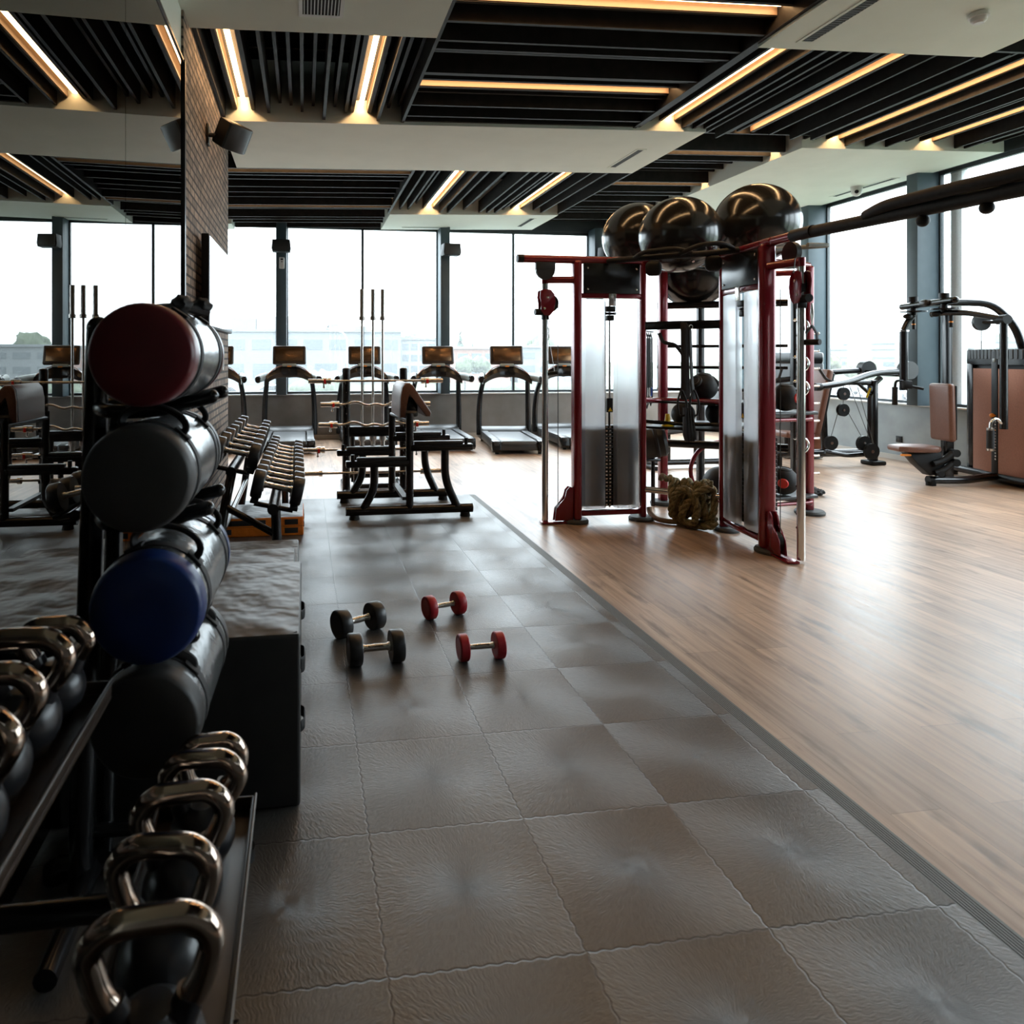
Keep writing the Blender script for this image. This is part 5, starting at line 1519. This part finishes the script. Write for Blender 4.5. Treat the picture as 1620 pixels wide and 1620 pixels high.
def tree(label, x, y, h, r, m=None, cone=False, seed=0, name='tree', grp=None, cat='tree'):
    t = thing(name, label, cat, (x, y, GZ), 0, grp)
    rnd = random.Random(seed)
    s = MB()
    if cone:
        for i in range(6):
            k = i / 5
            z = h * (.18 + .78 * k); rr = r * (1 - .88 * k)
            s.lathe([(rr, z), (rr * .62, z + h * .09), (rr * .15, z + h * .2)], None, 14)
        for v in s.bm.verts: v.co += Vector((noise.noise(v.co * 1.3), noise.noise(v.co * 1.3 + Vector((5, 0, 0))), 0)) * r * .35
    else:
        for i in range(9):
            a = rnd.random() * 2 * PI; k = rnd.random()
            s.ico((math.cos(a) * r * .5 * k, math.sin(a) * r * .5 * k, h - r + r * .9 * (rnd.random() - .5)), r * (.45 + .25 * rnd.random()), 3, .5)
    s.build('crown', m or m_leaf, t, 90)
    MB().cyl((0, 0, 0), (0, 0, h - r * .6), r * .09, r * .05, 8).build('trunk', m_trunk, t)
    return t
tree('round tree in front of the red building, left of two', 16.7, 70, 4.2, 1.2, seed=1)
tree('round tree in front of the red building, right of two', 19.0, 72, 4.2, 1.2, seed=2)
tree('big tree behind the pale four-storey block', 21.8, 140, 9.0, 4.0, seed=3)
tree('pointed conifer above the red building', 32.4, 140, 9.0, 2.2, m_conifer, True, 4)
tree('smaller conifer right of the tall one', 37.5, 150, 7.5, 1.8, m_conifer, True, 5)
tree('large rounded tree behind the dark grey building', 49.5, 140, 9.2, 4.6, seed=6)
tree('autumn tree before the white hall, left of two', 78, 92.0, 4.9, 2.0, m_leaf2, seed=7)
tree('autumn tree before the white hall, right of two', 76, 84.0, 4.8, 2.1, m_leaf2, seed=8)
tree('dark tree at the far end of the white hall', 205, 205, 11, 6, seed=9)
tree('dark tree far behind the white hall roof', 216, 186, 11, 5.5, seed=10)
tree('small conifer beside the parking area outside the left windows', -26, 90, 7.5, 2.0, m_conifer, True, 11)
def bush(label, x, y, z1, r, seed, m=None):
    t = thing('bush', label, 'bush', (x, y, GZ))
    rnd = random.Random(seed)
    s = MB()
    for i in range(10):
        s.ico(((rnd.random() - .5) * r * 1.5, (rnd.random() - .5) * r * .8, (z1 - GZ) * (.25 + .5 * rnd.random())), (z1 - GZ) * (.30 + .12 * rnd.random()), 3, .55)
    s.build('foliage', m or m_leaf, t, 90)
bush('tall bush outside, right of the column by the bronze-tinted screen treadmill', .6, 40, .45, 1.2, 2)
bush('low bush outside, behind the left end of the top barbell', 5.0, 40, -.5, 1.0, 3)
bush('low hedge bush outside the window, behind the forward treadmill', 11.6, 40, -.25, 1.0, 4)
bush('low hedge bush outside, right of the thin mullion by the forward treadmill', 15.4, 40, -.3, 1.0, 5)
bush('low hedge bush outside, behind the left tower of the red rig', 19.2, 40, -.40, 1.0, 6)
def car(label, x, y, rz, m):
    t = thing('car', label, 'car', (x, y, GZ + .02), R(rz))
    MB().prism([(-2.1, .3), (-2.15, .75), (-1.9, .95), (-1.2, 1.0), (-.6, 1.42), (.7, 1.45), (1.35, 1.0), (2.0, .85), (2.15, .6), (2.1, .3)], xz(0, -.85), 1.7, .10).build('body', m, t)
    MB().prism([(-1.05, 1.0), (-.55, 1.36), (.65, 1.38), (1.15, 1.0)], xz(0, -.865), 1.73).build('side_windows', m_carglass, t)
    for wx in (-1.35, 1.3):
        for wy in (-.78, .78):
            MB().cyl((wx, wy - .1, .32), (wx, wy + .1, .32), .32, seg=18).build('wheel', m_blackmat, t)
car('white car parked outside, beside the brick pier edge', -7.0, 62, 4, m_carw)
car('silver car parked outside, left of the window column', -3.0, 64, 0, m_cars)
car('white car parked outside the right windows, left of the wide column', 50, 53.5, 70, m_carw)
car('silver car parked behind the brown backrest, outside', 46, 42.5, 80, m_cars)
car('white car outside between the far arm and the wide column', 56, 56.5, 60, m_carw)
car('white car parked outside the right windows, farthest of the row', 58, 67, 75, m_carw)
t = thing('street_lamp', 'slim curved street lamp in front of the grey building', 'street lamp', (5.6, 90, GZ))
MB().tube([(0, 0, 0), (0, 0, 6.4), (-.6, 0, 7.3), (-2.4, 0, 7.7)], .09, 8, fil=.6).build('pole', m_greyplastic, t)
MB().box((-2.6, 0, 7.72), (.7, .25, .12), None, .04).build('lamp_head', m_greyplastic, t)
for x, y, lb in ((92, 104, 'tall thin pole in front of the white hall, left of two'), (92, 101.5, 'tall thin pole in front of the white hall, right of two')):
    t = thing('flag_pole', lb, 'pole', (x, y, GZ))
    MB().cyl((0, 0, 0), (0, 0, 9), .10, .06, 10).build('pole', m_greyplastic, t)
    MB().cyl((0, 0, 0), (0, 0, .3), .25, seg=12).build('pole_base', m_greyplastic, t)
